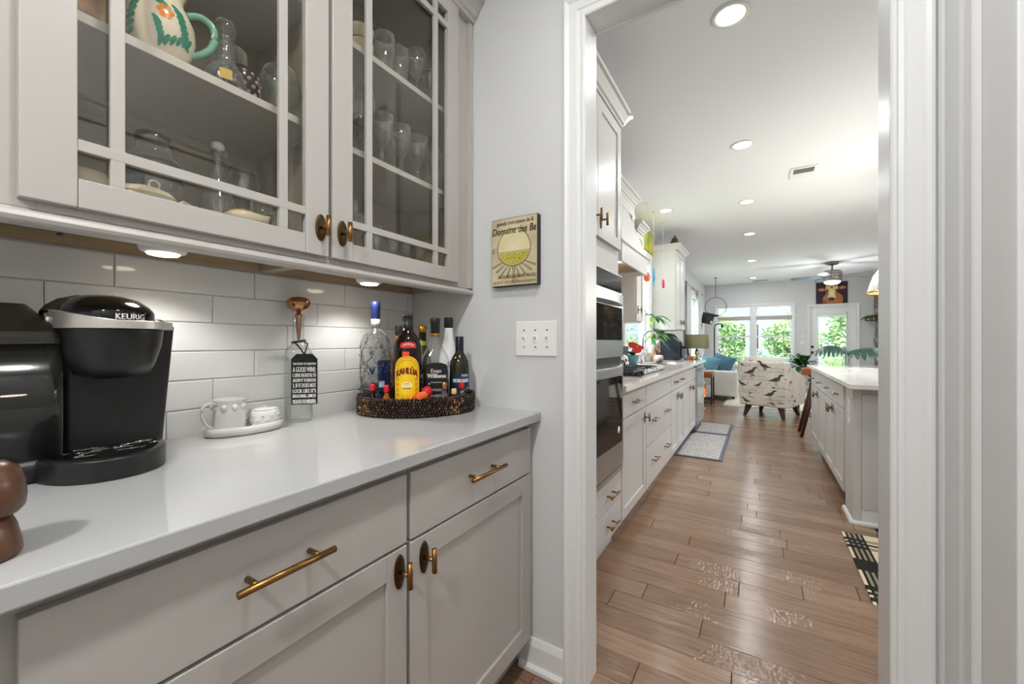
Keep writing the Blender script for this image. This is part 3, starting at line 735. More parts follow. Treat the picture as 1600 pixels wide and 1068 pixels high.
# wooden pepper mill, partly in frame
m = MB(); c0 = (-.752, .066, .9145)
m.lathe(c0, [(.034,0),(.0365,.005),(.036,.015),(.032,.035),(.027,.048)], 40)
t = tag(m.build('pepper_mill', WOODP, origin=(c0[0],c0[1],.9145)), 'dark turned wooden mill with rounded head at the counter edge, cut by the frame', 'mill')
m = MB(); m.lathe(c0, [(.027,.048),(.034,.050),(.0385,.056),(.0395,.068),(.0385,.085),(.034,.100),(.024,.109),(.010,.113),(.001,.1135)], 40); m.build('mill_head', WOODP, t)

# ------------------------------------------------------------------ stoneware creamer and sugar set
t = None
m = MB(); a_ = math.atan2(.653-.485, -1.205+1.225); m.smooth = True
cx, cy = -1.208, .556
def ov(ra, rb, z, n=40, ang=84, c=(cx,cy)):
    q = math.radians(ang); return [(c[0]+ra*math.cos(2*PI*i/n)*math.cos(q)-rb*math.sin(2*PI*i/n)*math.sin(q), c[1]+ra*math.cos(2*PI*i/n)*math.sin(q)+rb*math.sin(2*PI*i/n)*math.cos(q), z) for i in range(n)]
m.loft([ov(.082,.046,.9142), ov(.093,.055,.917), ov(.097,.058,.938), ov(.094,.055,.9385), ov(.089,.050,.9205), ov(.05,.02,.9195)])
tag(m.build('oval_dish', CERG), 'oval grey-white stoneware dish under the creamer and sugar pot', 'dish')
jx, jy, J = -1.212, .518, 1.2
t = thing('creamer', 'small ribbed stoneware creamer jug with thin loop handle on the oval dish', 'jug', (jx,jy,.9205))
m = MB(); m.lathe((jx,jy,.9205), [(r_*J, h*J) for r_, h in [(.028,0),(.031,.003)]+[(.0315-.00002*k+(.0012 if k % 2 else 0), .006+.0032*k) for k in range(12)]+[(.031,.047),(.0295,.056),(.0285,.070),(.0295,.074),(.027,.0745),(.0255,.06)]], 36); m.build('jug_body', CERG, t)
m = MB(); m.tube(curve([(jx+.010,jy-.030,.997),(jx+.014,jy-.050,1.003),(jx+.016,jy-.064,.996),(jx+.016,jy-.068,.978),(jx+.014,jy-.060,.955),(jx+.010,jy-.044,.938),(jx+.008,jy-.034,.930)]), .0034, 10); m.build('handle', CERG, t)
m = MB(); m.add([(jx-.004,jy+.026,.992),(jx+.018,jy+.022,.992),(jx+.014,jy+.048,1.015),(jx+.008,jy+.030,.978)], [(0,1,2),(0,2,3),(1,3,2),(0,3,1)]); m.build('spout', CERG, t)
m = MB()
for k in range(9):
    a = 2*PI*k/9; m.ell((jx+.034*math.cos(a), jy+.034*math.sin(a), .989), (.008,.008,.009), 10, 7)
m.build('scallop_trim', CERG, t)
ux, uy = -1.202, .604
t = thing('sugar_pot', 'lidded stoneware sugar pot with raised dots on the oval dish', 'pot', (ux,uy,.9205))
m = MB(); m.lathe((ux,uy,.9205), [(.033,0),(.038,.004),(.0395,.022),(.0385,.044),(.036,.050)], 36); b_ = m.build('pot_body', CERG, t)
m = MB()
for r_ in range(3):
    for k in range(11):
        a = 2*PI*(k+.5*(r_ % 2))/11; m.ell((ux+.0385*math.cos(a), uy+.0385*math.sin(a), .9320+.0125*r_), (.0042,.0042,.0040), 8, 5)
m.build('raised_dots', CERG, b_)
m = MB(); m.lathe((ux,uy,.9205), [(.036,.0502),(.0365,.053),(.028,.056),(.008,.057),(.007,.061),(.001,.0615)], 30); m.build('lid', CERG, t)

# ------------------------------------------------------------------ ribbed clear bottle with copper stopper and black tag
bx, by = -1.232, .722
t = thing('ribbed_bottle', 'tall ribbed clear glass bottle with copper stopper and black tag against the tiles', 'bottle', (bx,by,.914))
m = MB(); m.smooth = True; rings = []
for r_, h, rb in ((.034,.0005,0),(.0385,.003,0),(.0390,.012,.0007),(.0390,.205,.0007),(.0370,.220,.0006),(.029,.232,0),(.0190,.240,0),(.0165,.250,0),(.0160,.318,0),(.0175,.320,0),(.0175,.330,0)):
    rings.append([(bx+(r_+(rb if i % 2 else -rb))*math.cos(2*PI*i/80), by+(r_+(rb if i % 2 else -rb))*math.sin(2*PI*i/80), .9142+h) for i in range(80)])
m.loft(rings, caps=False); m.fan([(p[0],p[1]) for p in rings[0]], lambda a,b: (a,b,.9147)); m.build('glass_body', CLEAR, t)
m = MB(); m.lathe((bx,by,1.168), [(.002,0),(.0050,.008),(.0080,.045),(.0085,.070),(.011,.073),(.011,.080),(.0065,.084),(.0065,.092)], 18); cp = m.build('stopper', COPPER, t)
m = MB(); n = 30
m.lathe((bx,by,1.257), [(.006,0),(.018,.003),(.030,.012),(.0345,.024),(.0335,.034),(.026,.043),(.008,.047),(.001,.047)], n); m.build('stopper_head', COPPER, cp)
# tag faces the camera side (rotated)
dirv = Vector((.72,-.69,0)).normalized(); side = Vector((.69,.72,0)).normalized()
TO = Vector((bx,by,0))+dirv*.0450+side*.027
def tg(u, v, d=0): p = TO+side*u+dirv*d; return (p.x, p.y, v)
hw = .0365; zt, zb = 1.126, .972
shape = [(-hw,zb),(hw,zb),(hw,zt-.016),(hw-.014,zt),(-hw+.014,zt),(-hw,zt-.016)]
m = MB(); m.extr(shape, lambda a,b: tg(a,b,0), lambda a,b: tg(a,b,.0022)); tgo = m.build('hang_tag', LABELB, t)
m = MB(); lines = ['THE SECRET OF ENJOYING','A GOOD WINE:','1. OPEN THE BOTTLE TO','ALLOW IT TO BREATHE','2. IF IT DOES NOT',"LOOK LIKE IT'S",'BREATHING, GIVE IT','MOUTH-TO-MOUTH.']
hs = [.0085,.0155,.0115,.0105,.0125,.0125,.0115,.0125]; z = zt-.027
for L, h in zip(lines, hs):
    put_text(m, L, lambda a,b: tg(a,b,.0027), -hw+.005, hw-.004, z-h, z, bold=2); z -= h+.0042
m.build('lettering', INKW, tgo)
m = MB(); tp = tg(0, zt-.004, .001)
for sgn in (-1, 1):
    m.tube([tp, tg(sgn*.006-.004, zt+.012, -.006), tg(sgn*.016-.012, zt+.030, -.022), (bx-dirv.x*.008+side.x*sgn*.016, by-dirv.y*.008+side.y*sgn*.016, zt+.036)], .0024, 6)
m.tube([(bx+.0195*math.cos(2*PI*i/20), by+.0195*math.sin(2*PI*i/20), 1.164+.004*math.sin(2*PI*i/20)) for i in range(20)], .0024, 6, closed=True)
m.build('ribbon', LABELB, tgo)

# ------------------------------------------------------------------ woven tray
TC = (-1.057, 1.063); TA, TB, TANG = .204, .165, 45.
q = math.radians(TANG)
def te(a, f=1.0, z=0): x, y_ = TA*f*math.cos(a), (TB+(f-1)*.15)*f*math.sin(a); return (TC[0]+x*math.cos(q)-y_*math.sin(q), TC[1]+x*math.sin(q)+y_*math.cos(q), z)
t = thing('wicker_tray', 'oval dark woven wicker tray holding the liquor bottles', 'tray', (TC[0],TC[1],.9142))
m = MB(); m.loft([[te(2*PI*i/48,.975,.9145) for i in range(48)], [te(2*PI*i/48,.975,.920) for i in range(48)]]); m.tn = [.25]*len(m.tn); m.build('base', WICKER, t)
m = MB()
m.loft([[te(2*PI*i/64,f,z) for i in range(64)] for f, z in ((.985,.916),(.975,.972),(.955,.972),(.965,.918))], caps=False); m.tn = [.05]*len(m.tn)
nS = 132; rowsN = 6
for r_ in range(rowsN):
    z0 = .9165+r_*.0092
    for k in range(nS):
        a = 2*PI*(k+.5*(r_ % 2))/nS; patch = .5+.5*math.sin(a*5.3+1.1)*math.sin(a*2.1); m.tone = min(1, max(0.02, R.random()**1.6*.75+(.45 if patch > .82 and R.random() < .7 else 0)))
        sk = .010*(1 if R.random() < .85 else -1); f = .985+.012*R.random()
        m.smooth = True
        p0, p1, p2 = te(a, f, z0-.001), te(a+sk*.9, f+.022, z0+.006), te(a+sk*1.9, f, z0+.0125)
        m.tube([p0,p1,p2], [.0016,.0030,.0014], 5)
o = m.build('weave', WICKER, t); o['kind'] = 'stuff'
m = MB()
for k in range(150):
    a = 2*PI*k/150; m.tone = R.random()**1.5*.7+.02
    m.tube([te(a-.01,.968,.9745), te(a+.008,1.005,.9775), te(a+.03,1.0,.970)], [.0018,.0028,.0018], 5)
m.build('rim', WICKER, t)['kind'] = 'stuff'

# ------------------------------------------------------------------ bottles on the tray
CAMV = Vector((0,0,1.162))
def cylmap(c, r, face=None):
    """surface fn(deg, z) of a cylinder; 0 degrees faces the camera, positive to the right"""
    d = Vector((-c[0], -c[1])); base = math.atan2(d.y, d.x)
    return lambda u, z, rr=0: (c[0]+(r+rr)*math.cos(base+math.radians(u)), c[1]+(r+rr)*math.sin(base+math.radians(u)), z)
def patch(mb, fn, u0, u1, z0, z1, n=12, off=.0006, top=None):
    """label patch; top(u in 0..1) gives extra height"""
    vs, fs = [], []
    for i in range(n+1):
        u = u0+(u1-u0)*i/n; tz = z1+(top(i/n) if top else 0)
        vs += [fn(u, z0, off), fn(u, tz, off)]
    for i in range(n): fs.append((2*i,2*i+2,2*i+3,2*i+1))
    mb.add(vs, fs)
ZT = .9205
def bottle(name, label, c, prof, mt, cap, cap_mt, cat='bottle', seg=28):
    t = thing(name, label, cat, (c[0],c[1],ZT), 'bottles on the wicker tray')
    m = MB(); m.lathe((c[0],c[1],ZT), prof, seg); m.build('glass_body', mt, t)
    m = MB(); m.lathe((c[0],c[1],ZT), cap, 20); m.build('cap', cap_mt, t)
    return t
# 1 tall vodka bottle wrapped in wire
c = (-1.152,.953); r = .050
t = bottle('vodka_bottle', 'tall clear bottle with navy cap, wrapped in a twisted wire net', c, [(.045,0),(r,.004),(r,.225),(.048,.245),(.040,.266),(.026,.281),(.0150,.290),(.0145,.325)], CLEAR, [(.0152,.322),(.0155,.324),(.0155,.360),(.0165,.362),(.0165,.380),(.014,.384)], NAVY)
m = MB(); m.lathe((c[0],c[1],ZT), [(.0152,.288),(.0152,.323)], 20); m.build('neck_seal', mat('pearl neck', (176,174,172), .4), t)
m = MB(); m.lathe((c[0],c[1],ZT), [(.043,.004),(.0475,.008),(.0475,.092),(.001,.093)], 24); m.build('vodka', LIQ, t)
m = MB(); nh = 7
for s_ in (-1, 1):
    for k in range(nh):
        pts = []
        for j in range(26):
            h = .075+.213*j/25; rr = (r+.0016) if h < .225 else (r+.0016-(h-.225)*.28 if h < .255 else .0435-(h-.255)*.83)
            a = s_*(h*9+.16*math.sin(j*1.7+k))+2*PI*k/nh; pts.append((c[0]+rr*math.cos(a), c[1]+rr*math.sin(a), ZT+h+.004*math.sin(j*2.1+k*3)))
        m.tube(pts, .0010, 4)
for k in range(46):
    a = R.uniform(0,2*PI); h = R.uniform(.07,.27); rr = r+.002 if h < .225 else r+.002-(h-.225)*.5
    m.tube([(c[0]+rr*math.cos(a), c[1]+rr*math.sin(a), ZT+h), (c[0]+(rr+.004)*math.cos(a+.08), c[1]+(rr+.004)*math.sin(a+.08), ZT+h+.006), (c[0]+rr*math.cos(a+.16), c[1]+rr*math.sin(a+.16), ZT+h-.002)], .0014, 4)
m.build('wire_net', mat('twisted grey wire', (120,116,104), .5, .6), t)['kind'] = 'stuff'
fn = cylmap(c, r)
m = MB(); patch(m, fn, 8, 72, ZT+.076, ZT+.178, off=.0022); lb = m.build('label', NAVY, t)
m = MB(); patch(m, fn, 12, 34, ZT+.086, ZT+.108, off=.0026); 
for k in range(14): u = R.uniform(14,62); z = ZT+R.uniform(.138,.172); m.fan([(u+1.6*math.cos(a),z+.0016*math.sin(a)) for a in (0,1.2,2.4,3.6,4.8)], lambda a,b: fn(a,b,.0026))
m.build('lettering', mat('pale label print', (190,198,208), .5), lb)
m = MB()   # blue bird mark
for pts in ([(-24,.150),(-16,.152),(-11,.141),(-4,.158),(-1,.150),(-8,.130),(-14,.130)],): m.fan([(a,ZT+b) for a,b in pts], lambda a,b: fn(a,b,.0030))
m.build('bird_mark', NAVY, t)
# 2 small amber bottle behind
c = (-1.146,1.058)
t = bottle('amber_bottle', 'amber liquor bottle with black cap, mostly hidden behind the yellow-labelled one', c, [(.030,0),(.032,.003),(.032,.17),(.026,.20),(.0150,.22),(.0135,.27)], AMBER, [(.016,.268),(.0165,.27),(.0165,.300),(.015,.303)], BLACK)
m = MB(); fn = cylmap(c,.0136); patch(m, fn, -60, 60, ZT+.235, ZT+.262); m.build('neck_label', YELD, t)
# 3 coffee liqueur
c = (-1.007,.966); r = .047
t = bottle('coffee_liqueur_bottle', 'big dark brown bottle with a yellow arched label in red lettering', c, [(.042,0),(r,.004),(r+.001,.10),(r+.0005,.205),(.0455,.228),(.040,.247),(.030,.264),(.0200,.277),(.0170,.290)], DARKGL, [(.0175,.284),(.0182,.286),(.0182,.304),(.0174,.305),(.0174,.325),(.0180,.326),(.0180,.331),(.016,.333)], BLACK, seg=36)
fn = cylmap(c, r)
U0, U1 = -56, 50; Z0, Z1 = ZT+.034, ZT+.150
def archtop(hh): return lambda u: hh*math.sqrt(max(0,1-(2*u-1)**2))
m = MB(); patch(m, fn, U0, U1, Z0, Z1, 24, .0012, archtop(.046)); lb = m.build('label', YEL, t)
m = MB()
for f in (.90, .74):
    n = 22
    for i in range(n):
        a0, a1 = PI*i/n, PI*(i+1)/n; uc = (U0+U1)/2; hu = (U1-U0)/2
        m.flat([(uc+hu*f*math.cos(a0), Z1+.046*f*math.sin(a0)),(uc+hu*f*math.cos(a1), Z1+.046*f*math.sin(a1)),(uc+hu*(f-.055)*math.cos(a1), Z1+.046*(f-.06)*math.sin(a1)),(uc+hu*(f-.055)*math.cos(a0), Z1+.046*(f-.06)*math.sin(a0))], lambda a,b: fn(a,b,.0016))
for s_ in (-1,1):
    for k in range(5): uu = s_*38-3; m.flat([(uu-7,Z0+.012+k*.017),(uu+7,Z0+.012+k*.017),(uu+5,Z0+.024+k*.017),(uu-5,Z0+.024+k*.017)], lambda a,b: fn(a,b,.0016))
for k in range(7): uu=-24+k*7; m.flat([(uu,Z0+.006),(uu+5,Z0+.006),(uu+5,Z0+.030+.012*math.sin(k*2)),(uu,Z0+.030+.012*math.cos(k*2))], lambda a,b: fn(a,b,.0016))
m.build('label_pattern', YELD, lb)
m = MB(); m.fan([(-3+20*math.cos(a), Z0+.066+.012*math.sin(a)) for a in [2*PI*i/16 for i in range(16)]], lambda a,b: fn(a,b,.0018)); m.build('label_pattern', mat('cream print', (246,232,170), .5), lb)
m = MB(); put_text(m, 'KAHL\u00daA', lambda a,b: fn(a,b,.0022), U0+11, U1-10, Z1-.024, Z1+.002, bold=4, arc=.012)
put_text(m, 'RUM', lambda a,b: fn(a,b,.0022), -10, 5, Z0+.070, Z0+.074, bold=2); put_text(m, '&', lambda a,b: fn(a,b,.0022), -4, -1, Z0+.063, Z0+.067, bold=1); put_text(m, 'COFFEE LIQUEUR', lambda a,b: fn(a,b,.0022), -18, 12, Z0+.054, Z0+.059, bold=2)
m.build('lettering', INKR, lb)
m = MB(); patch(m, cylmap(c,.0455), -30, 34, ZT+.222, ZT+.236, 12, .0016, lambda u: .006*(1-(2*u-1)**2)); f2 = cylmap(c,.0460); nb = m.build('neck_label', mat('bright red label', (214,54,44), .4), t)
m = MB(); put_text(m, 'IMPORTED', lambda a,b: f2(a,b,.0022), -18, 24, ZT+.226, ZT+.233, arc=.005, bold=1); m.build('lettering', INKW, nb)
m = MB(); patch(m, fn, -20, 6, Z1+.042, Z1+.060, 6, .0012); m.build('label_seal', mat('orange red seal', (224,80,44), .4), t)
# 4 green bottle with gold cap
c = (-1.101,1.133)
t = bottle('green_bottle', 'dark green bottle with gold screw cap, behind the clear whiskey bottle', c, [(.030,0),(.033,.003),(.033,.17),(.028,.20),(.0150,.23),(.0135,.28)], GREENGL, [(.0155,.278),(.016,.280),(.016,.300),(.0135,.304)], GOLD)
m = MB(); patch(m, cylmap(c,.015), -60, 60, ZT+.225, ZT+.245); m.build('neck_label', mat('lime label', (170,180,70), .5), t)
# 5 whiskey
c = (-.985,1.077); ang = math.atan2(-c[1], -c[0])
t = thing('whiskey_bottle', 'clear square-shouldered whiskey bottle with a black label in white lettering', 'bottle', (c[0],c[1],ZT), 'bottles on the wicker tray')
def sq(w, h_, e, z, n=32):
    out = []
    for i in range(n):
        a = 2*PI*i/n; ca, sa = math.cos(a), math.sin(a); x = w*abs(ca)**(2/e)*(1 if ca > 0 else -1); y_ = h_*abs(sa)**(2/e)*(1 if sa > 0 else -1)
        out.append((c[0]+x*math.cos(ang)-y_*math.sin(ang), c[1]+x*math.sin(ang)+y_*math.cos(ang), ZT+z))
    return out
m = MB(); m.smooth = True
m.loft([sq(.030,.044,4,.001), sq(.034,.048,5,.005), sq(.034,.048,5,.172), sq(.031,.045,3.5,.190), sq(.024,.034,2.4,.210), sq(.0170,.020,2,.236), sq(.0155,.0155,2,.262), sq(.0150,.0150,2,.268)]); m.build('glass_body', CLEAR, t)
m = MB(); m.smooth = True; m.loft([sq(.031,.045,5,.006), sq(.031,.045,5,.142)]); m.build('whiskey', glassy('pale whiskey', (150,140,96), 1, .03, .3), t)
m = MB(); m.lathe((c[0],c[1],ZT), [(.0165,.262),(.0170,.264),(.0170,.271),(.0165,.272)], 20); m.build('neck_ring', GOLD, t)
m = MB(); m.lathe((c[0],c[1],ZT), [(.0165,.272),(.0172,.274),(.0172,.306),(.0185,.308),(.0185,.324),(.016,.327)], 20); m.build('cap', BLACK, t)
def wf(a, z, o=0): x, y_ = .0345+o, a; return (c[0]+x*math.cos(ang)-y_*math.sin(ang), c[1]+x*math.sin(ang)+y_*math.cos(ang), z)
m = MB(); m.fan([(-.034,ZT+.03),(.043,ZT+.03),(.043,ZT+.155),(.037,ZT+.163),(.020,ZT+.169),(-.011,ZT+.169),(-.028,ZT+.163),(-.034,ZT+.155)], wf); lb = m.build('label', LABELB, t)
m = MB(); f3 = lambda a,b: wf(a,b,.0006)
put_text(m, 'Evan', f3, -.014, .020, ZT+.134, ZT+.148, bold=4); put_text(m, 'Williams', f3, -.027, .037, ZT+.116, ZT+.131, bold=4)
m.flat([(-.016,ZT+.100),(.026,ZT+.100),(.026,ZT+.1012),(-.016,ZT+.1012)], f3); put_text(m, 'KENTUCKY', f3, -.026, .026, ZT+.070, ZT+.078, bold=1); put_text(m, 'BOURBON', f3, -.024, .024, ZT+.050, ZT+.058, bold=1)
for k in range(14): m.flat([(-.047,ZT+.045+k*.0065),(-.0415,ZT+.045+k*.0065),(-.0415,ZT+.0462+k*.0065),(-.047,ZT+.0462+k*.0065)], f3)
m.build('lettering', INKW, lb)
# 6 white coconut rum
c = (-1.021,1.192)
t = bottle('white_bottle', 'opaque white bottle with black cap and pink print, standing at the back of the tray', c, [(.036,0),(.039,.004),(.040,.13),(.036,.18),(.028,.215),(.0195,.25),(.0160,.285),(.0160,.298)], mat('white coated glass', (232,232,234), .15), [(.0168,.296),(.0175,.298),(.0175,.330),(.0170,.334),(.0160,.336)], BLACK)
fn = cylmap(c, .0395)
m = MB(); m.fan([(-50,ZT+.13),(-10,ZT+.16),(30,ZT+.185),(38,ZT+.135),(10,ZT+.12)], lambda a,b: fn(a,b,.0006)); m.build('label_pattern', mat('lilac print', (206,160,200), .5), t)
# 7 port
c = (-.939,1.157); r = .0335
t = bottle('port_bottle', 'short dark green port bottle with a blue and white label, nearest the end wall', c, [(.033,0),(r+.003,.004),(r+.003,.150),(.033,.172),(.024,.190),(.0160,.203),(.0140,.215),(.0140,.25)], GREENGL, [(.0150,.206),(.0155,.208),(.0155,.260),(.0140,.262)], mat('navy black sleeve', (24,26,40), .35))
fn = cylmap(c, r+.003)
m = MB(); patch(m, fn, -55, 60, ZT+.03, ZT+.130, 14); lb = m.build('label', mat('dark navy label', (30,36,58), .5), t)
m = MB(); put_text(m, 'PORTO', lambda a,b: fn(a,b,.0014), 12, 55, ZT+.116, ZT+.125, bold=3); put_text(m, 'MORGADIO', lambda a,b: fn(a,b,.0014), -35, 58, ZT+.096, ZT+.109, bold=4)
for k in range(5): m.fan([(10+9*k,ZT+.055+.006*k),(18+9*k,ZT+.062+.004*k),(6+9*k,ZT+.068)], lambda a,b: fn(a,b,.0014))
m.build('lettering', mat('pale blue print', (196,214,232), .5), lb)
# miniatures
def mini(label, c, cap_mt, body_mt, lab_mt, hh=.085, name='miniature_bottle'):
    k = hh/.085; t = thing(name, label, 'bottle', (c[0],c[1],ZT), 'miniature bottles at the front of the tray')
    m = MB(); m.lathe((c[0],c[1],ZT), [(.0125,0),(.0145,.002),(.0145,.040*k),(.012,.050*k),(.007,.060*k),(.006,.068*k)], 20); m.build('glass_body', body_mt, t)
    m = MB(); m.lathe((c[0],c[1],ZT), [(.0085,.066*k),(.0092,.068*k),(.0092,.083*k),(.0075,.086*k)], 16); m.build('cap', cap_mt, t)
    fn = cylmap(c,.0146); m = MB(); patch(m, fn, -50, 50, ZT+.012, ZT+.040*k, 8); m.build('label', lab_mt, t)
mini('red-capped miniature at the left end of the tray, yellow and orange label', (-1.108,.904), RED, DARKGL, YELD, .098)
mini('red-capped miniature between the wire-wrapped bottle and the yellow-labelled one', (-1.045,.909), RED, AMBER, mat('brown label', (88,50,30), .5), .098)
mini('copper-capped miniature with cream label in front of the whiskey bottle', (-.909,1.038), COPPER, CLEAR, mat('peach label', (222,176,128), .5), .105)
mini('clear miniature with pale yellow cap in front of the port bottle', (-.897,1.075), mat('pale yellow cap', (226,204,130), .4), CLEAR, mat('slate label', (60,64,74), .5), .080)
mini('red-capped miniature at the right end of the tray, black and gold label', (-.897,1.117), RED, CLEAR, YELD, .098)
# red and orange duck-billed bottle stopper
nx, ny = -.947, .972
t = thing('novelty_stopper', 'red and orange bird-shaped novelty resting on the tray beside the yellow-labelled bottle', 'stopper', (nx,ny,ZT))
m = MB(); m.ell((nx+.006,ny+.018,ZT+.076), (.016,.020,.019), 18, 11); m.ell((nx-.010,ny-.010,ZT+.056), (.013,.024,.009), 16, 9); m.lathe((nx+.006,ny+.014,ZT), [(.013,0),(.012,.04),(.008,.065)], 14); m.build('body', RED, t)
m = MB(); m.ell((nx+.012,ny-.010,ZT+.066), (.008,.030,.014), 16, 9); m.build('wing', ORANGE, t)
m = MB(); m.ell((nx+.004,ny+.028,ZT+.100), (.004,.004,.004), 10, 7); m.build('knob', CHROME, t)

# ------------------------------------------------------------------ things inside the glass cabinets
ZS = {'L0':1.4182, 'L1':1.7327, 'R0':1.4182, 'R1':1.7242, 'R2':2.0312}
def goblet(name, label, c, prof, mt=CLEAR, cat='glass', group='glassware in the glass cabinets', seg=24, caps=False):
    m = MB(); m.lathe((0,0,0), prof, seg, caps=caps); o = m.build(name, mt, origin=(0,0,0)); o.location = c
    return tag(o, label, cat, group)
WINE = [(.001,.0015),(.032,.001),(.030,.004),(.008,.008),(.0045,.02),(.007,.035),(.0045,.045),(.0045,.070),(.010,.080),(.026,.098),(.034,.125),(.035,.150),(.031,.180),(.0300,.181),(.0335,.150),(.0325,.126),(.0245,.100),(.006,.084)]
WINE_TALL = [(.001,.0015),(.033,.001),(.031,.004),(.006,.010),(.0042,.03),(.0042,.085),(.012,.096),(.030,.118),(.038,.150),(.037,.185),(.031,.215),(.0300,.215),(.0358,.185),(.0365,.150),(.0285,.120),(.006,.100)]
FACET = [(.001,.0015),(.030,.001),(.028,.005),(.010,.010),(.0065,.020),(.011,.028),(.0065,.036),(.0085,.052),(.0065,.060),(.016,.072),(.026,.092),(.031,.125),(.034,.160),(.0328,.160),(.030,.125),(.0245,.094),(.008,.078)]
TUMB = [(.026,0),(.028,.003),(.029,.06),(.031,.125),(.0300,.125),(.0275,.06),(.0262,.010),(.001,.009)]
def gl(name, lab, y, x, zk, prof, s=1.0, mt=CLEAR):
    o = goblet(name, lab, (x, y, ZS[zk]), prof, mt); o.scale = (s,s,s); return o
# right-hand cabinet
gl('wine_glass','tall round-bowled wine glass, nearest the hinge-side shelf front on the middle shelf',.735,-1.040,'R1',WINE_TALL,1.0)
gl('wine_glass','round-bowled wine glass, second along the middle shelf of the stemware cabinet',.815,-1.045,'R1',WINE_TALL,1.0)
gl('wine_glass','knobbly-stemmed goblet behind the second glass of the middle shelf',.80,-1.16,'R1',WINE)
gl('cut_goblet','cut goblet with baluster stem, third along the middle shelf of the stemware cabinet',.890,-1.045,'R1',FACET,1.08)
gl('cut_goblet','cut goblet with baluster stem, fourth along the middle shelf of the stemware cabinet',.965,-1.040,'R1',FACET,1.05)
gl('cut_goblet','cut goblet with baluster stem, next to the side wall on the middle shelf',1.130,-1.045,'R1',FACET,1.0)
gl('wine_glass','tall stemmed glass nearest the side wall on the top shelf',1.125,-1.05,'R2',WINE,1.0)
gl('cut_goblet','cut goblet with baluster stem, last but one before the side wall on the middle shelf',1.045,-1.040,'R1',FACET,1.05)
gl('cut_goblet','cut goblet standing in the back row of the middle shelf',.93,-1.17,'R1',FACET,1.0)
gl('tumbler','tall straight tumbler beside the stacked cups on the top shelf',.905,-1.050,'R2',TUMB,1.1)
gl('tumbler','tall straight tumbler, second from the stacked cups on the top shelf',.965,-1.045,'R2',TUMB,1.0)
gl('wine_glass','stemmed glass beside the two tumblers on the top shelf of the stemware cabinet',1.045,-1.045,'R2',WINE,.95)
gl('tumbler','tall tumbler at the near end of the bottom shelf of the stemware cabinet',.740,-1.035,'R0',TUMB,1.25)
gl('tumbler','tall tumbler in the middle of the bottom shelf of the stemware cabinet',.900,-1.10,'R0',TUMB,1.05)
gl('wine_glass','stemmed glass on the bottom shelf beside the near tumbler',.80,-1.05,'R0',WINE,.75)
gl('cut_goblet','small cut goblet on the bottom shelf of the stemware cabinet, in front',.86,-1.035,'R0',FACET,.62)
gl('cut_goblet','small cut goblet on the bottom shelf, second from the front tumbler',.93,-1.035,'R0',FACET,.60)
gl('wine_glass','small stemmed glass near the side wall on the bottom shelf',1.00,-1.045,'R0',WINE,.60)
gl('cut_goblet','small cut goblet at the end of the bottom shelf of the stemware cabinet',1.065,-1.05,'R0',FACET,.60)
CUP = [(.001,.002),(.020,0),(.022,.004),(.034,.020),(.040,.040),(.041,.052),(.039,.052),(.037,.038),(.028,.016),(.001,.010)]
def cup(z, label, c=(-1.052,.812)):
    t = thing('cup', label, 'cup', (c[0],c[1],z), 'stacked cream cups')
    m = MB(); m.lathe((c[0],c[1],z), CUP, 28, caps=False); m.build('bowl', CREAM, t)
    m = MB(); m.lathe((c[0],c[1],z), [(.0408,.0495),(.0416,.0525),(.0390,.0535),(.0388,.050)], 28, caps=False); m.build('rim', GOLD, t)
    m = MB(); m.tube([(c[0]+.01, c[1]-.039, z+.046),(c[0]+.014, c[1]-.058, z+.044),(c[0]+.014,c[1]-.060,z+.026),(c[0]+.01,c[1]-.038,z+.020)], .0032, 8); m.build('handle', CREAM, t)
cup(ZS['R2'], 'cream porcelain cup with gilt rim, lower one of the two stacked on the top shelf'); cup(ZS['R2']+.045, 'cream porcelain cup with gilt rim, upper one of the two stacked on the top shelf')

# left-hand cabinet, upper shelf
pc = (-1.045,.322); zb = ZS['L1']
t = thing('painted_pitcher', 'white ceramic pitcher painted with green leaves and an orange flower, on the upper shelf', 'pitcher', (pc[0],pc[1],zb))
PP = [(.001,.001),(.034,0),(.038,.004),(.052,.030),(.0575,.060),(.056,.085),(.047,.108),(.038,.124),(.037,.138),(.043,.156),(.046,.166),(.043,.167),(.034,.140),(.035,.125)]
m = MB(); m.lathe((pc[0],pc[1],zb), PP, 40, caps=False); m.build('pitcher_body', mat('cream glaze', (230,222,202), .12), t)
m = MB(); hy = pc[1]; d = Vector((.35,.94,0)).normalized()
hp = [(.044,.118),(.066,.126),(.085,.116),(.090,.092),(.083,.066),(.066,.046),(.050,.036)]
m.tube(curve([(pc[0]+d.x*a, pc[1]+d.y*a, zb+b) for a, b in hp]), .0070, 12); m.build('handle', mat('green edged glaze', (120,176,156), .15), t)
def prof_r(z):
    for (r0,h0),(r1,h1) in zip(PP[1:11], PP[2:11]):
        if h0 <= z <= h1: return r0+(r1-r0)*(z-h0)/max(1e-6,h1-h0)
    return .04
pb = math.atan2(-pc[1], -pc[0])
def ps(u, z): r_ = prof_r(z)+.0007; return (pc[0]+r_*math.cos(pb+math.radians(u)), pc[1]+r_*math.sin(pb+math.radians(u)), zb+z)
def pleaf(mb, u, z, L, W, ang):
    pts = []; L *= 1.25; W *= 1.45
    for i in range(12):
        a = 2*PI*i/12; x, y_ = L*math.cos(a), W*math.sin(a)*(1 if math.cos(a) > 0 else .8)
        pts.append((u+(x*math.cos(ang)-y_*math.sin(ang))*1000, z+x*math.sin(ang)+y_*math.cos(ang)))
    mb.fan(pts, ps)
m = MB()
for k in range(7): pleaf(m, -58+k*4, .030+k*.012, .0095, .0036, .2+.1*k)
for k in range(6): pleaf(m, -28+k*7, .108-k*.003, .010, .0034, -.9)
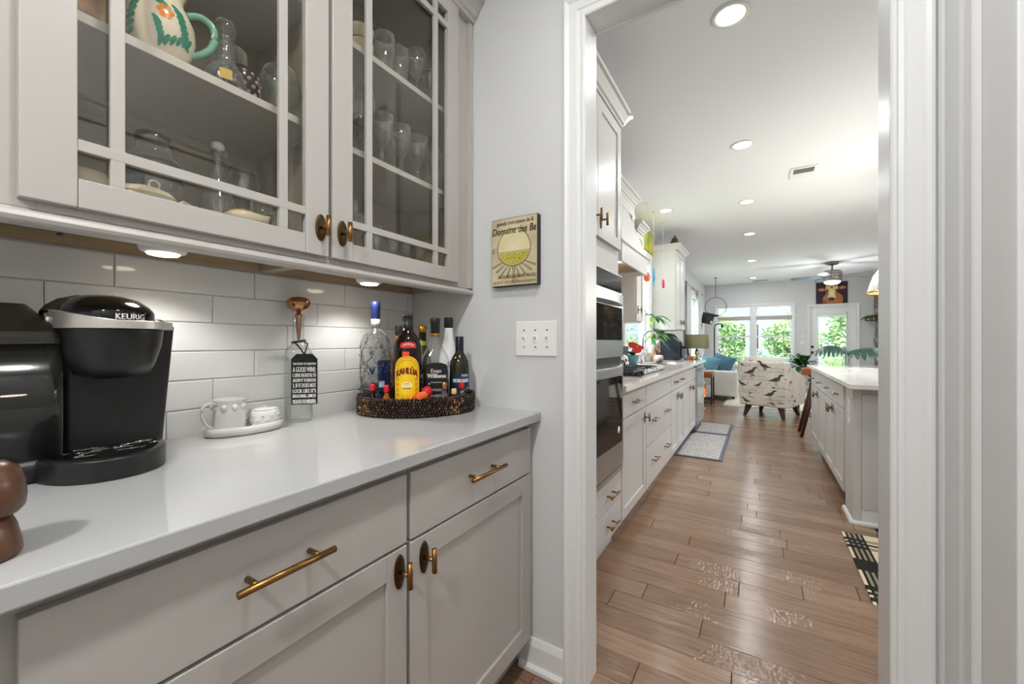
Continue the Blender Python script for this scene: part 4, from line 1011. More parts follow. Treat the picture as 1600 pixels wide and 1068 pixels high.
for k in range(7): pleaf(m, 30+k*3, .094-k*.010, .010, .0036, 2.6)
for k in range(6): pleaf(m, 0+k*11, .022+k*.004, .009, .0034, 1.2)
for k in range(5): pleaf(m, -5+k*2, .056-k*.008, .008, .003, 2.4)
m.build('leaf_painting', mat('teal green glaze', (40,140,116), .15), t)
m = MB()
for k in range(6): a = 2*PI*k/6; m.fan([(8+1000*.010*math.cos(a)*.9+5.0*math.cos(b_), .078+.010*math.sin(a)+.0055*math.sin(b_)) for b_ in [2*PI*i/10 for i in range(10)]], ps)
m.build('flower_painting', mat('orange glaze', (226,132,48), .15), t)
# fruit-print canister
c = (-1.040,.196)
t = thing('fruit_canister', 'canister printed with fruit, on the upper shelf at the hinge side', 'canister', (c[0],c[1],zb))
FR = mix_noise('fruit print', (120,58,40), (196,160,96), 22, .3, detail=3)
m = MB(); m.lathe((c[0],c[1],zb), [(.040,0),(.043,.004),(.043,.12),(.040,.124)], 32); m.build('canister_body', FR, t)
m = MB(); m.lathe((c[0],c[1],zb), [(.0435,.118),(.0445,.122),(.0445,.138),(.02,.142),(.001,.142)], 32); m.build('lid', mat('gilt lid', (150,140,100), .3, .6), t)
gl('small_glass','little clear glass in front of the fruit canister on the upper shelf',.145,-1.02,'L1',TUMB,.5)
# decanter
c = (-1.032,.434)
t = thing('decanter', 'clear bell-shaped decanter with yellow paper tag on the upper shelf', 'decanter', (c[0],c[1],zb))
m = MB(); m.lathe((c[0],c[1],zb), [(.001,.002),(.036,0),(.040,.004),(.041,.020),(.034,.042),(.020,.058),(.016,.072),(.020,.078),(.016,.084),(.015,.110),(.019,.116),(.017,.117),(.0135,.108),(.014,.08),(.030,.042),(.038,.018),(.036,.006)], 28, caps=False); m.build('glass_body', CLEAR, t)
m = MB(); m.lathe((c[0],c[1],zb), [(.010,.112),(.012,.118),(.018,.126),(.021,.140),(.016,.154),(.001,.158)], 16); m.build('stopper', CLEAR, t)
m = MB(); fn = cylmap(c,.041); patch(m, fn, -14, 18, zb+.006, zb+.028); m.build('paper_tag', mat('yellowed paper', (200,172,84), .7), t)
gl('tall_glass','tall plain glass behind the decanter on the upper shelf',.490,-1.15,'L1',TUMB,1.35)
c = (-1.055,.478)
m = MB(); m.lathe((c[0],c[1],zb), [(.022,0),(.026,.004),(.037,.030),(.036,.062),(.030,.078),(.027,.078),(.032,.058)], 28, caps=True)
t = tag(m.build('hobnail_vase', mat('dark plum glass', (52,38,40), .12), origin=(c[0],c[1],zb)), 'small dark glass vase with pale bubbles, beside the snifter', 'vase')
m = MB()
for r_ in range(4):
    for k in range(12):
        a = 2*PI*(k+.5*(r_ % 2))/12; z_ = .018+r_*.015; rr = [.033,.0375,.037,.034][r_]; m.ell((c[0]+rr*math.cos(a), c[1]+rr*math.sin(a), zb+z_), (.005,.005,.005), 8, 5)
m.build('bubbles', mat('pale bubbles', (150,136,134), .15), t)
gl('snifter','large balloon brandy snifter at the front of the upper shelf',.562,-1.040,'L1',[(.001,.0015),(.030,.001),(.028,.004),(.008,.008),(.008,.016),(.020,.022),(.040,.040),(.048,.065),(.045,.092),(.037,.118),(.036,.118),(.0438,.092),(.0468,.065),(.039,.042),(.012,.026)],1.0)
# left-hand cabinet, lower shelf
zb = ZS['L0']
c = (-1.110,.330)
t = thing('glass_jug', 'clear glass jug with dark band and domed lid on the lower shelf', 'jug', (c[0],c[1],zb))
m = MB(); m.lathe((c[0],c[1],zb), [(.001,.002),(.045,0),(.048,.004),(.050,.09),(.047,.13),(.030,.15),(.028,.17),(.026,.17),(.028,.148),(.045,.128),(.048,.09),(.046,.006)], 28, caps=False); m.build('glass_body', CLEAR, t)
m = MB(); m.lathe((c[0],c[1],zb), [(.0505,.085),(.0515,.09),(.0505,.118),(.0485,.127),(.0505,.1)], 28, caps=False); m.build('dark_band', mat('smoky band', (60,56,52), .3), t)
m = MB(); m.lathe((c[0],c[1],zb), [(.029,.168),(.030,.172),(.030,.186),(.020,.192),(.001,.193)], 24); m.build('lid', glassy('grey lid', (190,190,184), 1, .1, .5), t)
c = (-1.120,.455)
t = thing('swing_top_bottle', 'clear swing-top bottle with wire bail on the lower shelf', 'bottle', (c[0],c[1],zb))
m = MB(); m.lathe((c[0],c[1],zb), [(.001,.002),(.036,0),(.038,.004),(.038,.07),(.030,.10),(.016,.135),(.012,.165),(.012,.205),(.014,.21),(.012,.211),(.010,.16),(.014,.135),(.028,.098),(.036,.07),(.036,.006)], 24, caps=False); m.build('glass_body', CLEAR, t)
m = MB(); m.lathe((c[0],c[1],zb), [(.0135,.207),(.014,.212),(.014,.222),(.010,.227),(.001,.228)], 20); m.build('stopper', CERW, t)
m = MB(); m.tube([(c[0]+.006,c[1]+.013,zb+.217),(c[0]+.014,c[1]+.015,zb+.205),(c[0]+.015,c[1]+.014,zb+.185),(c[0]+.006,c[1]+.016,zb+.178),(c[0]-.006,c[1]+.015,zb+.178)], .0014, 6); m.tube([(c[0]+.0135*math.cos(2*PI*i/16),c[1]+.0135*math.sin(2*PI*i/16),zb+.183) for i in range(16)], .0013, 5, closed=True); m.build('wire_bail', CHROME, t)
gl('wine_glass','thin wine glass in the back corner of the lower shelf',.535,-1.17,'L0',WINE_TALL,.95)
gl('tumbler','ribbed tumbler behind the cream gravy boat on the lower shelf',.525,-1.06,'L0',TUMB,.75)
gl('tumbler','tumbler at the end of the lower shelf beside the partition',.575,-1.10,'L0',TUMB,.8)
c = (-1.020,.295)
t = thing('lidded_dish', 'cream porcelain lidded dish with ring finial, front of the lower shelf', 'dish', (c[0],c[1],zb))
m = MB(); m.lathe((c[0],c[1],zb), [(.020,0),(.026,.004),(.042,.022),(.045,.030),(.001,.030)], 32, sx=.62); m.build('bowl', CREAM, t)
m = MB(); m.lathe((c[0],c[1],zb), [(.046,.0302),(.046,.033),(.036,.042),(.016,.048),(.001,.049)], 32, sx=.62); m.build('lid', CREAM, t)
m = MB(); m.tube([(c[0], c[1]+.010+.0085*math.cos(2*PI*i/16), zb+.055+.0085*math.sin(2*PI*i/16)) for i in range(16)], .0018, 8, closed=True); m.tube([(c[0],c[1]+.038,zb+.020),(c[0]+.003,c[1]+.056,zb+.034),(c[0]+.003,c[1]+.070,zb+.030),(c[0]+.003,c[1]+.068,zb+.014),(c[0],c[1]+.044,zb+.008)], .0028, 8); m.build('ring_handles', CREAM, t)
c = (-1.022,.475)
t = thing('gravy_boat', 'cream porcelain gravy boat with gilt wavy rim, front of the lower shelf', 'gravy boat', (c[0],c[1],zb))
m = MB(); m.smooth = True
def gb(ra, rb, z, wv=0): return [(c[0]+rb*math.sin(a), c[1]+ra*math.cos(a)*(1.15 if math.cos(a) > 0 else 1), zb+z+wv*math.cos(3*a)+(wv*2*math.cos(a))) for a in [2*PI*i/36 for i in range(36)]]
m.loft([gb(.018,.012,0), gb(.026,.016,.006), gb(.042,.022,.028), gb(.048,.026,.044,.003), gb(.045,.023,.044,.003), gb(.036,.018,.020)]); m.build('bowl', CREAM, t)
m = MB(); m.tube([tuple(p) for p in gb(.048,.0255,.0455,.003)], .0012, 5, closed=True); m.build('gilt_rim', GOLD, t)
c = (-1.015,.205)
t = thing('floral_cup', 'rose-patterned porcelain cup at the hinge side of the lower shelf', 'cup', (c[0],c[1],zb))
m = MB(); m.lathe((c[0],c[1],zb), [(.001,.002),(.022,0),(.024,.004),(.034,.018),(.036,.042),(.034,.042),(.031,.02),(.001,.008)], 28, caps=False); m.build('bowl', mix_noise('rose pattern', (226,214,190), (176,104,104), 36, .2, lo=.52, hi=.6), t)
m = MB(); m.tube([(c[0]+.004,c[1]+.034,zb+.036),(c[0]+.006,c[1]+.050,zb+.034),(c[0]+.006,c[1]+.050,zb+.018),(c[0]+.004,c[1]+.032,zb+.012)], .003, 8); m.build('handle', CREAM, t)
gl('jar','clear glass jar behind the rose-patterned cup on the lower shelf',.165,-1.11,'L0',TUMB,1.25)

# ------------------------------------------------------------------ kitchen: oven tower
XK = -.675; TK = Tleft(XK)
t = thing('oven_tower', 'tall white cabinet tower housing the double wall oven', 'cabinet', (XK-.3, 1.90, 0))
m = MB(TK); m.box(1.50, 1.532, -.61, -TH-.001, .105, 2.41); m.box(2.278, 2.31, -.61, -TH-.001, .105, 2.41); m.box(1.532, 2.278, -.61, -TH-.001, .105, .438); m.box(1.532, 2.278, -.61, -TH-.001, 1.538, 2.41); m.box(1.532, 2.278, -.61, -.59, .438, 1.538); m.box(1.50, 2.31, -.61, -.06, 0, .105); m.build('carcass', CABW, t, bevel=.001)
for y0, y1, ky in ((1.515,1.905,1.865),(1.910,2.297,1.952)):
    d = shaker(TK, t, y0, y1, 1.688, 2.392, CABW, st=.06); tknob(TK, d, ky, 1.775, ph=.085, vert=.062)
for z0, z1 in ((.278,.428),(.118,.270)):
    d = shaker(TK, t, 1.515, 2.297, z0, z1, CABW, 'drawer', panel=False)
    for yy in (1.72, 2.09): pull(TK, d, yy, (z0+z1)/2, .13)
m = MB(TK); crown(m, lambda a,d,z: (a,d,z), 1.50, 2.31, 2.40)
pr = [(-.02,0),(.004,0),(.006,.012),(.016,.018),(.022,.032),(.04,.056),(.052,.062),(.054,.08),(-.02,.08)]
m.extr(pr, lambda d,z: (2.31+d,-.30,2.40+z), lambda d,z: (2.31+d,d,2.40+z)); m.build('crown', CABW, t)
t = thing('double_oven', 'stainless steel double wall oven with curved band handles', 'oven', (XK, 1.9, .44))
m = MB(TK); m.box(1.535, 2.275, -.45, .002, .44, 1.53); m.build('oven_body', STEELD, t)
def bow(mb, z0, z1, y0=1.54, y1=2.272, dep=.05, th=.016, n=16):
    rings = []
    for i in range(n+1):
        u = i/n; y_ = y0+(y1-y0)*u; x = .004+dep*(1-(2*u-1)**2)
        rings.append([(y_, x, z0), (y_, x+th, z0+.006), (y_, x+th, z1-.006), (y_, x, z1), (y_, .002, z1), (y_, .002, z0)])
    mb.loft(rings)
m = MB(TK); m.box(1.537, 2.273, .002, .010, 1.437, 1.527); cp = m.build('control_panel', GLASSBLK, t, bevel=.001)
m = MB(TK); m.box(1.535, 2.275, .002, .013, 1.527, 1.536); m.box(1.535, 2.275, .002, .013, 1.424, 1.437); m.build('steel_trim', STEEL, t, bevel=.001)
for nm, zb0, zt0, hz0, hz1, gz0, gz1 in (('upper',1.08,1.42,1.358,1.412,1.172,1.350),('lower',.475,1.035,.985,1.036,.608,.976)):
    m = MB(TK); m.box(1.537, 2.273, .002, .020, zb0, zt0); d = m.build('oven_door', STEEL, t, bevel=.003)
    m = MB(TK); m.box(1.575, 2.245, .020, .0225, gz0, gz1); m.build('door_glass', GLASSBLK, d, bevel=.001)
    m = MB(TK); bow(m, hz0, hz1); m.build('handle', STEEL, d)
m = MB(TK); m.box(1.537, 2.273, .002, .006, 1.040, 1.078); 
for k in range(4): m.box(1.545, 2.265, .004, .009, 1.0445+k*.008, 1.0475+k*.008)
m.build('vent', BLACK, t)
m = MB(TK); m.box(1.537, 2.273, .002, .018, .442, .470); m.build('lower_trim', STEEL, t, bevel=.002)
m = MB(TK); m.lathe((2.18,.0226,.68), [(.020,0),(.020,.0006),(.001,.0008)], 24, axis='y'); m.build('white_sticker', WHITE, t)
# base cabinets
def kcab(label, y0, y1, hollow=False):
    return base_cab('base_cabinet', label, y0, y1, TK, .61, .872, CABW, hollow)
c = kcab('white base cabinet beside the oven tower, one drawer over one door', 2.3115, 2.8995)
d = shaker(TK, c, 2.318, 2.893, .712, .845, CABW, 'drawer', panel=False); pull(TK, d, 2.60, .785, .15, PEWT)
d = shaker(TK, c, 2.318, 2.893, .118, .703, CABW); tknob(TK, d, 2.86, .64, mt=(PEWT, PEWT))
c = kcab('white drawer cabinet below the gas cooktop with two deep drawers', 2.900, 3.8595)
shaker(TK, c, 2.907, 3.853, .712, .845, CABW, 'panel', panel=False)
for z0, z1 in ((.415,.703),(.118,.406)):
    d = shaker(TK, c, 2.907, 3.853, z0, z1, CABW, 'drawer', panel=False, st=.05)
    for yy in (3.14, 3.60): pull(TK, d, yy, z0+(z1-z0)*.58, .15, PEWT)
c = kcab('white cabinet with paired doors between cooktop and sink', 3.860, 4.5995)
d = shaker(TK, c, 3.867, 4.593, .712, .845, CABW, 'drawer', panel=False); pull(TK, d, 4.05, .785, .15, PEWT); pull(TK, d, 4.40, .785, .15, PEWT)
for y0, y1, ky in ((3.867,4.227,4.185),(4.233,4.593,4.275)):
    d = shaker(TK, c, y0, y1, .118, .703, CABW); tknob(TK, d, ky, .635, mt=(PEWT, PEWT))
c = kcab('white sink cabinet with false drawer front and two doors, next to the dishwasher', 4.600, 5.5195, True)
shaker(TK, c, 4.607, 5.513, .712, .845, CABW, 'panel', panel=False)
for y0, y1, ky in ((4.607,5.057,5.015),(5.063,5.513,5.105)):
    d = shaker(TK, c, y0, y1, .118, .703, CABW); tknob(TK, d, ky, .635, mt=(PEWT, PEWT))
t = thing('dishwasher', 'stainless steel dishwasher between the sink cabinet and the last drawers', 'dishwasher', (XK-.3, 5.82, 0))
m = MB(TK); m.box(5.522, 6.118, -.58, -.004, .02, .868); m.build('body', STEELD, t)
m = MB(TK); m.box(5.525, 6.115, -.004, .022, .115, .862); d = m.build('door', mat('dishwasher steel', (190,200,215), .16, 1.0), t, bevel=.004)
m = MB(TK); m.cyl((5.56,.055,.80),(6.08,.055,.80),.010); m.cyl((5.60,.02,.80),(5.60,.055,.80),.007); m.cyl((6.04,.02,.80),(6.04,.055,.80),.007); m.build('handle', STEEL, d)
c = kcab('narrow white cabinet of four drawers at the far end of the sink run', 6.120, 6.42)
for k in range(4):
    z0 = .118+k*.1835; d = shaker(TK, c, 6.127, 6.413, z0, z0+.175, CABW, 'drawer', panel=False); pull(TK, d, 6.27, z0+.10, .14, CHROME)
# worktop with sink cut-out
SX0, SX1, SY0, SY1 = -1.12, -.76, 4.72, 5.42
m = MB(); zt = .907; zb_ = .873
for a in ((XL+.001, -.648, 2.3115, SY0),(XL+.001,-.648,SY1,6.44),(XL+.001,SX0,SY0,SY1),(SX1,-.648,SY0,SY1)): m.box(a[0],a[1],a[2],a[3],zb_,zt)
wt = tag(m.build('worktop', QUARTZ2), 'long pale quartz worktop around cooktop and sink', 'worktop')
m = MB(); m.box(XL+.001, XL+.013, 2.3115, 3.98, zt+.0005, 1.345); m.build('splashback', mat('cream splashback', (226,222,212), .2), wt)
t = thing('sink', 'undermount stainless sink set in the pale worktop', 'sink', ((SX0+SX1)/2, (SY0+SY1)/2, .68))
m = MB(); m.box(SX0-.004, SX1+.004, SY0-.004, SY1+.004, .68, .685); m.box(SX0-.004, SX0, SY0-.004, SY1+.004, .685, .872); m.box(SX1, SX1+.004, SY0-.004, SY1+.004, .685, .872); m.box(SX0, SX1, SY0-.004, SY0, .685, .872); m.box(SX0, SX1, SY1, SY1+.004, .685, .872); m.build('basin', STEEL, t)
m = MB(); m.lathe((-.94,5.07,.6855), [(.045,0),(.042,.003),(.03,.001)], 20); m.build('drain', CHROME, t)
# faucet
t = thing('faucet', 'tall arched pull-down chrome faucet behind the sink', 'faucet', (-1.19,4.95,.907))
m = MB(); m.lathe((-1.19,4.95,.9073), [(.028,0),(.028,.006),(.022,.012),(.017,.12),(.0135,.20)], 20)
arc = [(-1.19,4.95,1.10)]+[(-1.19+.085-.085*math.cos(a), 4.95, 1.205+.085*math.sin(a)) for a in [PI*i/14 for i in range(14)]]+[(-1.022,4.952,1.18)]
m.tube(arc, .0115, 12); m.build('spout', STEEL, t)
m = MB(); m.cyl((-1.022,4.952,1.185),(-1.010,4.955,1.115),.015,.018); m.build('spray_head', CHROME, t)
m = MB(); m.cyl((-1.19,4.968,1.0),(-1.19,5.03,1.03),.007); m.build('lever', CHROME, t)
t = thing('filter_tap', 'small slim arched tap beside the main faucet', 'tap', (-1.20,5.22,.907))
m = MB(); m.tube([(-1.20,5.22,.9073),(-1.20,5.22,1.09)]+[(-1.20+.045-.045*math.cos(a),5.22,1.09+.045*math.sin(a)) for a in [PI*i/10 for i in range(1,10)]]+[(-1.11,5.22,1.07)], .006, 10); m.build('spout', CHROME, t)
# cooktop
t = thing('gas_cooktop', 'black gas cooktop with cast grates and steel knobs', 'cooktop', (-.955,3.37,.907))
m = MB(); m.box(-1.21, -.705, 2.92, 3.83, .9073, .914); m.build('base_plate', STEEL, t, bevel=.002)
m = MB(); m.box(-1.20, -.715, 2.93, 3.82, .914, .9165); m.build('burner_pan', BLACKG, t)
for k in range(3):
    y0 = 2.945+k*.292; y1 = y0+.284
    m = MB(); zz = .948
    x0, x1 = -1.19, (-.83 if k == 1 else -.78)
    for x in (x0, (x0+x1)/2, x1): m.box(x-.007, x+.007, y0, y1, zz-.014, zz)
    for yv in (y0+.007, (y0+y1)/2, y1-.007): m.box(x0, x1, yv-.007, yv+.007, zz-.014, zz)
    for x in (x0, x1):
        for yv in (y0+.008, y1-.008): m.box(x-.008, x+.008, yv-.008, yv+.008, .9165, zz-.012)
    m.build('grate', mat('cast iron', (44,50,58), .35) if k == 0 else bpy.data.materials['cast iron'], t, bevel=.002)
for x, y_ in ((-1.08,3.08),(-.90,3.08),(-1.0,3.375),(-1.08,3.67),(-.90,3.67)):
    m = MB(); m.lathe((x,y_,.9165), [(.045,0),(.045,.008),(.030,.010),(.030,.018),(.001,.019)], 20); m.build('burner', BLACK, t)
for k in range(5):
    m = MB(); m.lathe((-.745, 3.17+k*.105, .9165), [(.021,0),(.021,.006),(.017,.008),(.015,.030),(.001,.031)], 18); m.box(-.749,-.741,3.155+k*.105,3.185+k*.105,.945,.953); m.build('knob', CHROME, t)

# wall hood with tapered canopy
t = thing('range_hood', 'white tapered wood range hood over the cooktop', 'hood', (-1.05, 3.30, 1.755))
m = MB(); m.box(XL+.001, -.968, 2.315, 3.655, 1.93, 2.37); m.build('hood_panel', CABW, t, bevel=.002)
m = MB(Tleft(-.950))
for a in ((2.312,2.40,1.93,2.37),(3.585,3.655,1.93,2.37),(2.40,3.585,2.28,2.37)): m.box(a[0],a[1],-.018,0,a[2],a[3])
m.build('frame_trim', CABW, t, bevel=.0015)
m = MB(Tleft(-.950)); crown(m, lambda a,d,z: (a,d,z), 2.312, 3.655, 2.37)
m.extr(pr, lambda d,z: (3.655+d,-.30,2.37+z), lambda d,z: (3.655+d,d,2.37+z)); m.build('crown', CABW, t)
m = MB(); b0 = [(-.967,2.93,1.915),(-.855,2.93,1.915),(-.855,3.70,1.915),(-.967,3.70,1.915)]; b1 = [(-.967,3.20,2.27),(-.945,3.20,2.27),(-.945,3.43,2.27),(-.967,3.43,2.27)]
m.loft([b0,b1]); m.build('tapered_canopy', CABW, t)
m = MB(); m.box(-.872,-.852,2.925,3.705,1.758,1.915); m.box(XL+.001,-.872,2.925,2.945,1.758,1.915); m.box(XL+.001,-.872,3.685,3.705,1.758,1.915); m.box(-.868,-.842,2.915,3.715,1.905,1.922); m.build('apron', CABW, t, bevel=.002)
m = MB(); m.box(XL+.002,-.872,2.945,3.685,1.80,1.812); m.build('liner', TAN, t)
m = MB(); m.lathe((-.95,3.15,1.7995), [(.03,0),(.03,-.005),(.001,-.006)], 20); m.build('lamp', PUCKON, t)
ld = bpy.data.lights.new('hood_lamp', 'POINT'); ld.energy = 1.5; ld.color = (1,.85,.65); ld.shadow_soft_size = .03; lo = bpy.data.objects.new('hood_lamp', ld); COL.objects.link(lo); lo.parent = t; lo.location = (.10,-.15,.02)
def upper_cab(label, y0, y1, z0, z1, doors, knobs, kz, sidegap=.02):
    t = thing('wall_cabinet', label, 'cabinet', (XU-.15,(y0+y1)/2,z0)); Tu = Tleft(-.95)
    m = MB(Tu); m.box(y0, y1, -.339, -TH-.001, z0, z1); m.build('carcass', CABW, t, bevel=.001)
    for (a, b), k in zip(doors, knobs):
        d = shaker(Tu, t, a, b, z0+.012, z1-.02, CABW, st=.05); tknob(Tu, d, k, kz)
    m = MB(Tu); crown(m, lambda a,d,z: (a,d,z), y0, y1, z1-.01)
    m.extr(pr, lambda d,z: (y0-d,-.338,z1-.01+z), lambda d,z: (y0-d,d,z1-.01+z)); m.extr(pr, lambda d,z: (y1+d,-.338,z1-.01+z), lambda d,z: (y1+d,d,z1-.01+z)); m.box(y0,y1,-.338,-.019,z1,z1+.05); m.build('crown', CABW, t)
    return t
upper_cab('short white wall cabinet between the range hood and the sink window', 3.722, 3.99, 1.345, 2.20, [(3.735,3.985)], [3.77], 1.46)
upper_cab('white double-door wall cabinet beyond the sink window, over the air fryer', 5.86, 6.56, 1.33, 2.44, [(5.87,6.207),(6.213,6.55)], [6.17,6.25], 1.44)

# ------------------------------------------------------------------ island
TI = Tright(.505)
t = thing('kitchen_island', 'white island with shaker doors facing the sink run', 'island', (1.0, 4.5, 0))
m = MB(); m.box(.525, 1.50, 3.35, 5.62, .105, .872); m.box(.60, 1.44, 3.40, 5.56, 0, .105); m.build('carcass', CABW, t, bevel=.001)
segs = [(3.60,4.065),(4.071,4.535),(4.541,5.045),(5.051,5.590)]
for i, (y0, y1) in enumerate(segs):
    d = shaker(TI, t, y0, y1, .118, .690, CABW); tknob(TI, d, (y1-.035 if i % 2 == 0 else y0+.035), .635, mt=(PEWT, PEWT))
for y0, y1 in ((3.60,4.535),(4.541,5.590)):
    d = shaker(TI, t, y0, y1, .699, .850, CABW, 'drawer', panel=False)
    for yy in (y0+.24, y1-.24): pull(TI, d, yy, .775, .14, NICKEL)
m = MB(); m.box(.515, .56, 3.335, 3.585, 0.0, .872); m.build('corner_post', CABW, t, bevel=.002)
m = MB(); x0, x1 = .56, 1.50
m.box(x0, x0+.10, 3.328, 3.35, .10, .83); m.box(x1-.10, x1, 3.328, 3.35, .10, .83); m.box(x0+.10, x1-.10, 3.328, 3.35, .74, .83); m.box(x0+.10, x1-.10, 3.328, 3.35, .10, .20); m.box(x0+.10, x1-.10, 3.338, 3.35, .20, .74); m.build('end_panel', CABW, t, bevel=.002)
m = MB(); shp = [(0,0),(.016,0),(.016,.012),(.010,.022),(0,.024)]
m.extr(shp, lambda d,z: (.5149-d,3.325,z), lambda d,z: (.5149-d,3.61,z)); m.extr(shp, lambda d,z: (.505,3.334-d,z), lambda d,z: (1.44,3.334-d,z)); m.box(.56,1.46,3.334,3.40,0,.10); m.build('shoe_moulding', TRIM, t)
m = MB(); m.box(.478, 1.56, 3.185, 5.76, .8722, .903); tag(m.build('island_top', QUARTZ2, bevel=.003), 'pale quartz island top reflecting the windows', 'worktop')
t = thing('outlet_plate', 'white outlet plate on the corner post of the island', 'outlet', (.5145,3.44,.62))
m = MB(Tright(.5149)); m.box(3.405,3.475,0,.005,.63,.79); m.build('plate', WHITE, t, bevel=.002)
m = MB(Tright(.5149)); m.box(3.424,3.456,.005,.0065,.715,.755); m.box(3.424,3.456,.005,.0065,.665,.705); m.build('socket', CERG, t)

# ------------------------------------------------------------------ downlights and vents
def downlight(x, y, label, data=None):
    t = thing('downlight', label, 'light', (x, y, ZC), 'recessed ceiling downlights')
    m = MB(); m.lathe((0,0,0), [(.085,0),(.086,-.004),(.066,-.006),(.062,-.001)], 32, caps=False); o = m.build('trim_ring', WHITE, None, origin=(0,0,0)); o.parent = t
    m = MB(); m.lathe((0,0,0), [(.063,-.0015),(.055,-.0030),(.001,-.0036)], 28); o = m.build('lens', LAMPON, None, origin=(0,0,0)); o.parent = t
    lo = bpy.data.objects.new('downlight_lamp', data or can); COL.objects.link(lo); lo.parent = t; lo.location = (0,0,-.02)
    return t
can = bpy.data.lights.new('downlight_lamp', 'AREA'); can.shape = 'DISK'; can.size = .13; can.energy = P_CAN; can.color = (.96,.98,1)
names = ['nearest of the line running down the kitchen','second of the line from the doorway','third of the line from the doorway','fourth of the line from the doorway','fifth of the line, over the living area','last of the line before the far wall']
can1 = can.copy(); can1.energy = P_CAN*.55
for (x, y), nme in zip(((-.115,2.20),(-.11,3.70),(-.11,5.23),(-.11,6.80),(-.11,9.06),(-.11,11.5)), names): downlight(x, y, 'recessed ceiling downlight, '+nme, can1 if y < 3 else None)
can2 = can.copy(); can2.energy = P_CAN*.3
downlight(-.95, 5.07, 'recessed ceiling downlight above the sink', can2)
for k, (x, y) in enumerate(((1.75,2.4),(1.9,4.4),(1.9,6.8),(2.2,9.06))): downlight(x, y, 'added unseen fill downlight to the side of the island, '+['nearest the doorway','above the island','beyond the island','by the fireplace'][k])  # extra downlights out of view, added to light the rooms
# pantry ceiling fixture (above the frame)
t = thing('ceiling_light', 'small round flush ceiling light of the pantry', 'light', (-.13,.42,ZC))
m = MB(); m.lathe((-.13,.42,ZC), [(.10,0),(.10,-.03),(.09,-.035)], 32); m.build('base', WHITE, t)
m = MB(); m.lathe((-.13,.42,ZC), [(.088,-.035),(.08,-.05),(.04,-.065),(.001,-.07)], 28); m.build('shade', LAMPON, t)
pl = bpy.data.lights.new('pantry_lamp', 'AREA'); pl.shape = 'DISK'; pl.size = .16; pl.energy = P_PANTRY; pl.color = (1,.985,.96); lo = bpy.data.objects.new('pantry_lamp', pl); COL.objects.link(lo); lo.parent = t; lo.location = (0,0,-.085)
t2 = thing('ceiling_light', 'added unseen fill light on the pantry ceiling, behind the viewer', 'light', (-.13,-.95,ZC))  # added fixture out of view, fills the pantry walls with light
m = MB(); m.lathe((-.13,-.95,ZC), [(.10,0),(.10,-.03),(.09,-.035)], 32); m.build('base', WHITE, t2)
m = MB(); m.lathe((-.13,-.95,ZC), [(.088,-.035),(.08,-.05),(.04,-.065),(.001,-.07)], 28); m.build('shade', LAMPON, t2)
rear_fill = pl.copy(); rear_fill.energy = P_PANTRY*2.9
lo = bpy.data.objects.new('pantry_lamp', rear_fill); COL.objects.link(lo); lo.parent = t2; lo.location = (0,0,-.085)
t = thing('ceiling_vent', 'white square exhaust vent grille in the kitchen ceiling', 'vent', (.35,4.57,ZC))
m = MB(); m.box(.25,.455,4.44,4.71,ZC-.012,ZC-.0002); m.build('frame', WHITE, t, bevel=.003)
m = MB()
for k in range(9): m.box(.275,.43,4.462+k*.012,4.468+k*.012,ZC-.016,ZC-.012)
m.build('slats', mat('vent grey', (120,120,118), .5), t)
m = MB(); m.box(.275,.43,4.60,4.69,ZC-.015,ZC-.012); m.build('vent_lamp', WHITE, t)
t = thing('ceiling_register', 'long slotted air register in the ceiling close to the far wall', 'vent', (.02,12.08,ZC))
m = MB(); m.box(-.13,.20,12.02,12.16,ZC-.008,ZC-.0002)
for k in range(5): m.box(-.11,.18,12.035+k*.024,12.045+k*.024,ZC-.014,ZC-.008)
m.build('grille', mat('register grey', (170,168,164), .5), t)

# ------------------------------------------------------------------ small things on the sink counter and window
CZ = .9072
def heart(mb, c, s, nrm, tilt):
    """broad heart-shaped spathe"""
    n = Vector(nrm).normalized(); up = Vector(tilt); up = (up-n*up.dot(n)).normalized(); sd = n.cross(up)
    pts = []
    for i in range(22):
        a = 2*PI*i/22; x = 16*math.sin(a)**3/17; y_ = (13*math.cos(a)-5*math.cos(2*a)-2*math.cos(3*a)-math.cos(4*a))/17
        pts.append(Vector(c)+sd*x*s-up*y_*s+n*(.12*s*abs(x)))
    b = [tuple(p) for p in pts]; k = [tuple(p-n*.002) for p in pts]; cc = tuple(Vector(c)); ck = tuple(Vector(c)-n*.002)
    N = 22; mb.add([cc]+b+[ck]+k, [(0,i+1,(i+1) % N+1) for i in range(N)]+[(N+1,N+2+(i+1) % N,N+2+i) for i in range(N)]+[(i+1,(i+1) % N+1,N+2+(i+1) % N,N+2+i) for i in range(N)])
c = (-1.13, 4.26)
t = thing('anthurium', 'red anthurium in a blue-green glazed pot behind the cooktop', 'plant', (c[0],c[1],CZ))
m = MB(); m.lathe((c[0],c[1],CZ), [(.045,0),(.050,.004),(.062,.10),(.064,.118),(.058,.118),(.054,.10)], 28); m.build('pot', mix_noise('teal glaze', (110,170,166), (60,100,130), 6, .2), t)
m = MB(); m.lathe((c[0],c[1],CZ), [(.054,.096),(.001,.102)], 20, caps=False); m.build('soil', SOIL, t)
m = MB(); fl = [((-1.08,4.22,1.10),.10)]
for p, s_ in fl: m.tube([(c[0],c[1],CZ+.1),((c[0]+p[0])/2,(c[1]+p[1])/2,1.05),p], .003, 6)
m.build('stems', LEAF, t)
